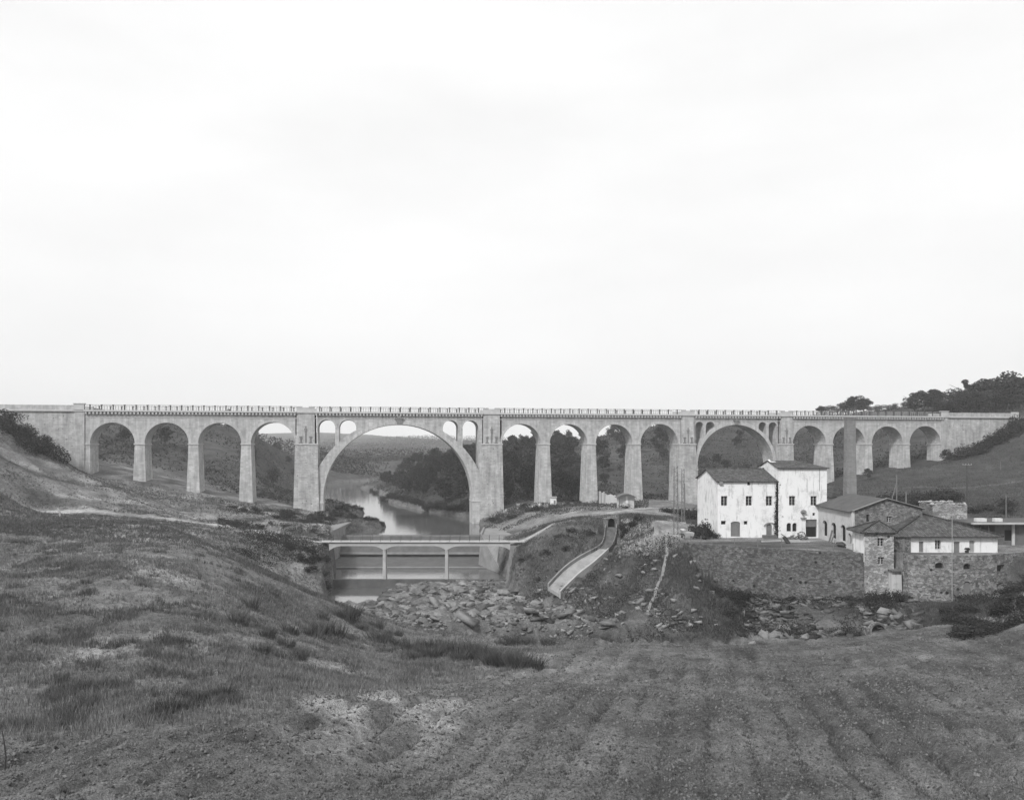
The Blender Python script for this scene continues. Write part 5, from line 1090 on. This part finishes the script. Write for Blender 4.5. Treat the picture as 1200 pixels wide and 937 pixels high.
bushes([(620, 129, 2, 1), (640, 128, 2.2, 1.1), (655, 130, 2.4, 1.2), (670, 130, 2, 1.1), (610, 130, 1.6, .8), (690, 129, 2.2, 1.2), (663, 125, 2, 1), (630, 124, 1.8, .9)], 'low bush scattered on the mound left of the chute', 'bushes on the mound left of the chute')
bush(987, 128, 2.0, 2.2, 'small shrub with pale blossoms beside the foot of the chimney', k=3)
for px, Y in ((992, 127.5),): pass
# ivy up the joint between the two white houses
iv = MB(); P_ = np.stack([RNG.normal(x1, .33, 1500) + 0, Y1 - .1 - np.abs(RNG.normal(0, .08, 1500)), RNG.uniform(-14.6, Zp(566, Y1), 1500)], 1); P_[:, 0] = x1 + (P_[:, 0] - x1) * (1 - .6 * ((P_[:, 2] + 14.6) / 9))
V, F = quads(P_, .26); tag(np_mesh('ivy', V - np.array([x1, Y1, -14.6]), F, M['leaf'], loc=(x1, Y1, -14.6)), 'narrow strip of ivy climbing the joint between the two white houses', 'ivy')
bushes([(px, Y, rt.uniform(1.6, 3), rt.uniform(.9, 1.6)) for px, Y in [(rt.uniform(392, 412), rt.uniform(205, 222)) for _ in range(8)] + [(rt.uniform(412, 430), rt.uniform(220, 228)) for _ in range(5)] + [(rt.uniform(392, 432), rt.uniform(180, 188)) for _ in range(16)] + [(rt.uniform(432, 452), rt.uniform(184, 187)) for _ in range(5)] if Hs(X(px, Y), Y) > WATER - .1], 'low dark bush on the spit of land reaching into the river', 'bushes on the river spits', k=0)
bushes([(px, Y, rt.uniform(2.5, 4.5), rt.uniform(1.8, 3.2)) for px, Y in [(437 + 12 * t_ + rt.uniform(-2, 2), 330 - 62 * t_) for t_ in [k / 8 for k in range(9)]] + [(452 + 50 * t_, 274 - 46 * t_) for t_ in [k / 12 for k in range(13)]] + [(502 + 50 * t_, 228 - 18 * t_) for t_ in [k / 12 for k in range(13)]]], 'dark shore bush at the water edge below the riverside wood', 'shore bushes below the riverside wood', k=0)
bushes([(rt.uniform(1120, 1215), rt.uniform(80, 88), rt.uniform(2, 3.6), rt.uniform(.8, 1.6)) for _ in range(22)], 'dark bush on the mound at the right edge of the field', 'bushes on the right hand mound', k=0)
# agaves by the river pier
def agave_mb():
    m = MB(); rr = random.Random(3)
    for k in range(22):
        a = rr.uniform(0, 6.3); e = rr.uniform(.3, 1.3); L_ = rr.uniform(.8, 1.3); d = Vector((math.cos(a) * math.cos(e), math.sin(a) * math.cos(e), math.sin(e))); s_ = Vector((-math.sin(a), math.cos(a), 0)) * .09
        m.add([-s_, s_, d * L_ * .55 + s_ * 1.1, d * L_ + Vector((0, 0, -.08)), d * L_ * .55 - s_ * 1.1], [(0, 1, 2, 3, 4)])
    return m
ag = agave_mb().build('agave', M['pale']); first = True
for k in range(20):
    px = rt.choice([rt.uniform(577, 594), rt.uniform(602, 642), rt.uniform(602, 625)]); Y = rt.uniform(180, 187); o = ag if first else ag.copy()
    if not first: COL.objects.link(o)
    first = False; x = X(px, Y); o.location = (x, Y, Hs(x, Y)); sc = rt.uniform(1.0, 1.7); o.scale = (sc, sc, sc); o.rotation_euler = (0, 0, rt.uniform(0, 6)); tag(o, 'spiky pale agave in the row right of the main arch', 'agave', 'agaves at the river pier')
# rush tussocks at the edge of the ploughed field
def blades(n, spread, h, w_, lean, seed):
    g = np.random.default_rng(seed); r_ = np.sqrt(g.uniform(0, 1, n)) * spread; a = g.uniform(0, 6.28, n); b = np.stack([r_ * np.cos(a), r_ * np.sin(a), np.full(n, -.1)], 1)
    hh = h * g.uniform(.5, 1.1, n); tip = b + np.stack([np.cos(a) * hh * lean * g.uniform(.2, 1, n), np.sin(a) * hh * lean * g.uniform(.2, 1, n), hh + .1], 1); th = g.uniform(0, 6.28, n); wv = np.stack([np.cos(th), np.sin(th), 0 * th], 1) * w_ / 2
    mid = b * .5 + tip * .5 + np.stack([0 * hh, 0 * hh, hh * .06], 1)
    V = np.stack([b - wv, b + wv, mid + wv * .8, tip, mid - wv * .8], 1).reshape(-1, 3); V = np.concatenate([V, [[0, 0, -.3]]]); o5 = np.arange(n)[:, None] * 5
    F = np.concatenate([o5 + np.array([q]) for q in ((0, 1, 4), (1, 2, 4), (2, 3, 4))] + [np.concatenate([o5, o5 + 1, o5 * 0 + 5 * n], 1)])
    return V, F
RP = [np_mesh('rush_clump', *blades(120, .6, 1.15, .035, .7, 300 + k), M['rush']) for k in range(3)]; ru = [False] * 3
spots = [(405, 84), (425, 83), (446, 79), (452, 76), (458, 82), (470, 80), (478, 78), (487, 73), (494, 76), (503, 80), (512, 74), (520, 78), (530, 76), (537, 72), (545, 75), (553, 73), (560, 72), (572, 70), (577, 69), (585, 68.5), (592, 68), (600, 68), (605, 70), (612, 69), (625, 68), (634, 67.5), (596, 72), (582, 73), (566, 76), (548, 79), (600, 90), (592, 89), (470, 86), (440, 87), (415, 88), (395, 84), (385, 80), (398, 76), (375, 74), (360, 70), (342, 66), (310, 60), (330, 58), (350, 55), (305, 52), (210, 38), (228, 37.5), (240, 38), (255, 38.5), (198, 36), (300, 70), (280, 62), (640, 91), (620, 92)]
for i, (px, Y) in enumerate(spots):
    for j in range(2):
        k = rt.randrange(3); o = RP[k] if not ru[k] else RP[k].copy()
        if ru[k]: COL.objects.link(o)
        ru[k] = True; x = X(px, Y) + rt.uniform(-.5, .5) * Y / 60; y = Y + rt.uniform(-.5, .5); o.name = 'rush_clump'; o.location = (x, y, Hs(x, y)); q = rt.uniform(.4, 1.4) * (1 if Y > 60 else .6); o.scale = (q * 1.2, q * 1.2, q); o.rotation_euler = (0, 0, rt.uniform(0, 6.3))
        tag(o, *(('dark clump of rushes in the row along the far edge of the ploughed field', 'rushes', 'rush clumps along the far field edge') if px > 430 else ('dark rush clump on the lower grass slope left of the river bed', 'rushes', 'rush clumps on the lower slope') if px > 270 else ('small rush clump in the grass at the lower left of the field', 'rushes', 'rush clumps at the lower left')))
# --- stuff: grass, clods, undergrowth, rubble (merged numpy meshes)
def scatter(n, fx, keep):
    out = []
    while sum(len(o[0]) for o in out) < n:
        x, y = fx(n); k = keep(x, y); out.append((x[k], y[k]))
    x = np.concatenate([o[0] for o in out])[:n]; y = np.concatenate([o[1] for o in out])[:n]; return x, y
def grass(name, x, y, nb, h, w_, mat, seed):
    g = np.random.default_rng(seed); n = len(x); z = H(x, y); X_ = np.repeat(x, nb); Y_ = np.repeat(y, nb); Z_ = np.repeat(z, nb); hh = np.repeat(h, nb) * g.uniform(.5, 1.15, n * nb); ww = np.repeat(w_, nb)
    a = g.uniform(0, 6.28, n * nb); sp = hh * .5 * np.sqrt(g.uniform(0, 1, n * nb)); bx = X_ + sp * np.cos(a); by = Y_ + sp * np.sin(a); ln = hh * g.uniform(.1, .7, n * nb); a2 = g.uniform(0, 6.28, n * nb); th = g.uniform(0, 6.28, n * nb)
    V = np.stack([np.stack([bx - ww * np.cos(th), by - ww * np.sin(th), Z_ - .05], 1), np.stack([bx + ww * np.cos(th), by + ww * np.sin(th), Z_ - .05], 1), np.stack([bx + ln * np.cos(a2), by + ln * np.sin(a2), Z_ + hh], 1)], 1).reshape(-1, 3)
    return tag(np_mesh(name, V, np.arange(len(V)).reshape(-1, 3), mat), kind='stuff')
def fan(y0, y1, p0, p1, pw_=1.0):
    def f(n):
        y = y0 * (y1 / y0) ** (RNG.uniform(0, 1, n) ** pw_); return (RNG.uniform(p0, p1, n) - 600) / FOC * y, y
    return f
def gkeep(x, y): 
    p = .5 + .9 * fbm(x, y, .14, 3, 90); return (RNG.uniform(0, 1, len(x)) < np.clip(p, .12, 1)) & (sdist(x, y, FIELD) + 2.2 * fbm(x, y, .35, 3, 60) + RNG.normal(0, .9, len(x)) > .4) & (sdist(x, y, GORGE) > .3) & (np.min([ldist(x, y, TRACK_L), ldist(x, y, TRACK_R)], 0) > 1.1)
x, y = scatter(52000, fan(21, 130, -60, 700, .85), gkeep); hp = .17 + .22 * np.clip(fbm(x, y, .12, 3, 91) + .3, 0, 1)
grass('meadow_grass', x, y, 5, hp * RNG.uniform(.7, 1.3, len(x)), .006 + y * .00028, M['grass'], 1)
x, y = scatter(11000, fan(28, 100, -60, 640, .9), lambda x, y: (sdist(x, y, FIELD) > 1.5) & (sdist(x, y, GORGE) > .5) & (RNG.uniform(0, 1, len(x)) < np.clip(.03 + 2.2 * (fbm(x, y, .5, 5, 110) - .1), 0, 1)))
grass('dark_tussock_grass', x, y, 7, RNG.uniform(.2, .55, len(x)), .006 + y * .00025, M['grass_dark'], 21)
x, y = scatter(30000, fan(90, 215, -60, 420, 1), lambda x, y: (sdist(x, y, GORGE) > .3) & (y < yv((x + 80.6) / VC) - 1) & (ldist(x, y, TRACK_L) > 1.7) & (RNG.uniform(0, 1, len(x)) < .5 + fbm(x, y, .1, 3, 92)))
grass('rough_grass', x, y, 5, RNG.uniform(.15, .45, len(x)), np.full(len(x), .035), M['grass_dark'], 2)
x, y = scatter(16000, fan(95, 150, 590, 870, 1), lambda x, y: (sdist(x, y, GORGE) > .2) & (sdist(x, y, TERR) > .3) & (RNG.uniform(0, 1, len(x)) < .4 + 1.2 * fbm(x, y, .18, 4, 93)) & (ldist(x, y, [c[:2] for c in CHUTE]) > 2) & (ldist(x, y, TRACK_R) > 1.4))
grass('mound_grass', x, y, 5, RNG.uniform(.2, .6, len(x)), np.full(len(x), .03), M['rush'], 3)
x, y = scatter(14000, fan(125, 222, 990, 1260, 1), lambda x, y: (sdist(x, y, TERR) > 1) & (y < yv((x + 80.6) / VC) - 1) & (RNG.uniform(0, 1, len(x)) < .45 + fbm(x, y, .07, 3, 101)))
grass('right_meadow_grass', x, y, 5, RNG.uniform(.2, .5, len(x)), np.full(len(x), .035), M['rush'], 12)
x, y = scatter(9000, fan(72, 98, 1060, 1260, 1), lambda x, y: (sdist(x, y, TERR) > .5) & (field_mask(x, y) < .2)); grass('right_bank_grass', x, y, 5, RNG.uniform(.2, .5, len(x)), np.full(len(x), .025), M['rush'], 13)
x, y = scatter(5000, fan(168, 235, 385, 560, 1), lambda x, y: (H(x, y) > WATER + .05) & (sdist(x, y, RIVER) < 12)); grass('shore_grass', x, y, 5, RNG.uniform(.2, .5, len(x)), np.full(len(x), .04), M['rush'], 14)
x, y = scatter(15000, fan(22, 85, 430, 1260, .9), lambda x, y: (field_mask(x, y) > .5) & (RNG.uniform(0, 1, len(x)) < (.5 + .5 * np.cos((x - .253 * y) * 2 * math.pi / 2.1 + .8 * fbm(x, y, .12, 2, 31))) ** 6 * (.6 + fbm(x, y, .2, 3, 105))))
grass('furrow_shade_weeds', x, y, 4, RNG.uniform(.06, .16, len(x)), .005 + y * .0003, M['rush'], 15)  # dark weeds added along the trenches to stand in for their shade
x, y = scatter(9000, fan(22, 95, -40, 1260, .9), lambda x, y: (field_mask(x, y) > .5) & (RNG.uniform(0, 1, len(x)) < .35 + fbm(x, y, .3, 3, 94)))
grass('field_weeds', x, y, 4, RNG.uniform(.05, .14, len(x)), .004 + y * .0002, M['grass'], 4)
ICO = None
def rocks(name, x, y, size, mat, seed, flat=.6, sink=.3, long=1.0, loz=0.0, slab=False):
    g = np.random.default_rng(seed); n = len(x); mb = MB().rock((0, 0, 0), 1.0, random.Random(5)); B = np.array(MB().rock((0, 0, 0), 1.9, type('r', (), dict(uniform=staticmethod(lambda a, b: 1.0 if a > .3 else 0)))()).v); F = np.array(mb.f)
    B = B / np.abs(B).max(); nv = 12
    if slab: B = np.array([(a, b, c) for c in (-1, 1) for a, b in ((-1, -1), (1, -1), (1, 1), (-1, 1))], float) * .8; F = np.array([(0, 2, 1), (0, 3, 2), (4, 5, 6), (4, 6, 7), (0, 1, 5), (0, 5, 4), (1, 2, 6), (1, 6, 5), (2, 3, 7), (2, 7, 6), (3, 0, 4), (3, 4, 7)]); nv = 8
    k = g.uniform(.6, 1.25, (n, nv, 1)); V = B[None] * k + (g.normal(0, .16, (n, nv, 3)) if slab else 0); s_ = np.stack([size * g.uniform(.7, 1.3, n) * long, size * g.uniform(.6, 1.1, n), size * flat * g.uniform(.6, 1.2, n)], 1)[:, None] / 1.6
    V = V * s_; th = g.uniform(0, 6.28, n); tl = g.normal(0, .35, n); c, sn = np.cos(tl)[:, None], np.sin(tl)[:, None]; V = np.stack([V[..., 0] * c - V[..., 2] * sn, V[..., 1], V[..., 0] * sn + V[..., 2] * c], -1); c, sn = np.cos(th)[:, None], np.sin(th)[:, None]
    V = np.stack([V[..., 0] * c - V[..., 1] * sn, V[..., 0] * sn + V[..., 1] * c, V[..., 2]], -1) + np.stack([x, y, H(x, y) + size * (.5 - sink) * flat + loz], 1)[:, None]
    FF = (F[None] + (np.arange(n) * nv)[:, None, None]).reshape(-1, 3); return tag(np_mesh(name, V.reshape(-1, 3), FF, mat), kind='stuff')
x, y = scatter(5600, fan(95, 136, 385, 730, 1), lambda x, y: (sdist(x, y, GORGE) < 1.5) & (H(x, y) > -25.1) & (RNG.uniform(0, 1, len(x)) < .1 + 2.2 * fbm(x, y, .22, 4, 106))); rocks('riverbed_rubble', x, y, .1 + .55 * RNG.uniform(0, 1, len(x)) ** 5, M['rock'], 5, .5, slab=True)
x, y = scatter(330, fan(96, 134, 395, 720, 1), lambda x, y: (sdist(x, y, GORGE) < -1) & (H(x, y) > -25.0)); rocks('rock_shelves', x, y, RNG.uniform(.5, 2.0, len(x)), M['rock'], 25, .3, .5, 1.3, slab=True)
x, y = scatter(750, fan(98, 130, 596, 850, 1), lambda x, y: (sdist(x, y, GORGE) > 0) & (sdist(x, y, TERR) > .6) & (ldist(x, y, [c[:2] for c in CHUTE]) > 2.2) & (H(x, y) < -15.5) & (RNG.uniform(0, 1, len(x)) < .05 + 2.2 * fbm(x, y, .2, 4, 108))); rocks('mound_stones', x, y, .12 + .8 * RNG.uniform(0, 1, len(x)) ** 4, M['rock'], 26, .5, .45, 1.2, slab=True)
x, y = scatter(2600, fan(91, 108, 868, 1075, 1), lambda x, y: (sdist(x, y, TERR) > .5) & (field_mask(x, y) < .2) & (RNG.uniform(0, 1, len(x)) < .35 + 1.6 * fbm(x, y, .2, 3, 107))); rocks('wall_foot_rubble', x, y, .12 + .95 * RNG.uniform(0, 1, len(x)) ** 4, M['rock_dark'], 6, .4, long=1.3, slab=True)
x, y = scatter(42000, fan(21, 60, -40, 1260, .9), lambda x, y: (field_mask(x, y) > .4) & (RNG.uniform(0, 1, len(x)) < .35 + .8 * (.5 - .5 * np.cos((x - .253 * y) * 2 * math.pi / 2.1 + .8 * fbm(x, y, .12, 2, 31))) ** 2 * sm(90, 60, y))); 
def clods(name, x, y, size, mat, seed):
    g = np.random.default_rng(seed); n = len(x); B = np.array([(1, 0, 0), (-1, 0, 0), (0, 1, 0), (0, -1, 0), (0, 0, 1.), (0, 0, -1.)]); V = B[None] * g.uniform(.5, 1.2, (n, 6, 1)) * size[:, None, None] + g.normal(0, .25, (n, 6, 3)) * size[:, None, None] + np.stack([x, y, H(x, y) + size * .1], 1)[:, None]
    F = np.array([(0, 2, 4), (2, 1, 4), (1, 3, 4), (3, 0, 4), (2, 0, 5), (1, 2, 5), (3, 1, 5), (0, 3, 5)]); return tag(np_mesh(name, V.reshape(-1, 3), (F[None] + (np.arange(n) * 6)[:, None, None]).reshape(-1, 3), mat), kind='stuff')
clods('field_clods', x, y, (.014 + .05 * RNG.uniform(0, 1, len(x)) ** 3) * (1 + y / 50), M['clod'], 7)
x, y = scatter(12000, fan(50, 96, 500, 1260, 1), lambda x, y: field_mask(x, y) > .4); clods('far_field_clods', x, y, .03 + .12 * RNG.uniform(0, 1, len(x)) ** 3, M['clod'], 8)
x, y = scatter(9000, fan(96, 130, 590, 860, 1), lambda x, y: (sdist(x, y, GORGE) > .2) & (sdist(x, y, TERR) > .5) & (ldist(x, y, [c[:2] for c in CHUTE]) > 2.4) & (RNG.uniform(0, 1, len(x)) < .15 + 1.3 * fbm(x, y, .25, 4, 104)))
MU = (x, y)
# undergrowth leaf carpets
def leaves(name, x, y, hgt, size, mat):
    P_ = np.stack([x, y, H(x, y) + RNG.uniform(-.05, 1, len(x)) ** 1 * hgt], 1); V, F = quads(P_, size); return tag(np_mesh(name, V, F, mat), kind='stuff')
leaves('mound_undergrowth', MU[0], MU[1], .5, .2, M['leaf'])
x, y = scatter(16000, fan(92, 112, 855, 1240, 1), lambda x, y: (sdist(x, y, TERR) > .3) & (field_mask(x, y) < .1) & (RNG.uniform(0, 1, len(x)) < .25 + 1.3 * fbm(x, y, .15, 3, 95))); leaves('wall_foot_undergrowth', x, y, .7, .2, M['leaf'])
x, y = scatter(14000, fan(120, 180, 255, 392, 1), lambda x, y: (sdist(x, y, GORGE) > 0) & (H(x, y) > WATER + .2) & (ldist(x, y, TRACK_L) > 1) & (RNG.uniform(0, 1, len(x)) < .3 + 1.3 * fbm(x, y, .12, 3, 96))); leaves('bank_undergrowth', x, y, .6, .25, M['leaf'])
x, y = scatter(14000, fan(160, 200, 565, 760, 1), lambda x, y: (H(x, y) > WATER + .3) & (ldist(x, y, TRACK_R) > 2) & (y < yv((x + 80.6) / VC) - .5) & (RNG.uniform(0, 1, len(x)) < .3 + 1.3 * fbm(x, y, .12, 3, 97))); leaves('pier_foot_undergrowth', x, y, .7, .3, M['leaf2'])
x, y = scatter(80000, fan(200, 430, 60, 1210, 1), lambda x, y: (y > yv((x + 80.6) / VC) + 8) & (sdist(x, y, RIVER) > .3) & (RNG.uniform(0, 1, len(x)) < .35 + 1.0 * fbm(x, y, .05, 4, 98))); leaves('hillside_scrub', x, y, 1.0, .62, M['leaf2'])
x, y = scatter(110000, fan(420, 1500, 250, 900, 1), lambda x, y: (RNG.uniform(0, 1, len(x)) < .15 + 1.5 * fbm(x, y, .012, 4, 99)) & (sdist(x, y, RIVER) > 8) & ((H(x, y) + 13) / y * 900 < 30)); leaves('distant_woodland', x, y, 10, 1.5, M['leaf'])
# loose boulders one can pick out
BO = []
for k in range(4):
    mb = MB().rock((0, 0, 0), 1.0, random.Random(60 + k)); BO.append(mb.build('boulder', M['rock'] if k < 3 else M['pale_rock']))
for k in range(44):
    if k < 30: px, Y = rt.uniform(410, 640), rt.uniform(99, 127); g_ = 'boulders in the river bed'; lb = 'angular boulder lying in the rubble of the dry river bed'
    else: px, Y = rt.uniform(880, 1060), rt.uniform(92.5, 97); g_ = 'boulders below the retaining wall'; lb = 'broken boulder in the rubble slope below the retaining wall'
    src = BO[k % 4]; o = src if k < 4 else src.copy()
    if k >= 4: COL.objects.link(o)
    x = X(px, Y); q = rt.uniform(.45, 1.15); o.location = (x, Y, Hs(x, Y) + .1 * q); o.scale = (q, q, q * .8); o.rotation_euler = (rt.uniform(-.4, .4), rt.uniform(-.4, .4), rt.uniform(0, 6)); tag(o, lb, 'boulder', g_)
# ------------------------------------------------------------------ haze
hm = bpy.data.materials.new('thin_air'); hm.use_nodes = True; t = hm.node_tree; t.nodes.clear(); pv = NN(t, 'ShaderNodeVolumePrincipled'); pv.inputs['Density'].default_value = .0003; pv.inputs['Color'].default_value = (.985, .985, .985, 1); ov = NN(t, 'ShaderNodeOutputMaterial'); t.links.new(pv.outputs[0], ov.inputs['Volume'])
hz_ = MB().box(-2700, 2700, -150, 3000, float(GZ.min()) - 2, float(GZ.max()) + 14).build('haze', hm); hz_.data.materials[0] = hm; tag(hz_, kind='stuff')
for e in EMPT:
    if '_o' in e.keys(): del e['_o']
for o in list(bpy.data.objects):
    if '_o' in o.keys(): del o['_o']
print('tris approx', sum(len(o.data.polygons) for o in bpy.data.objects if o.type == 'MESH'))
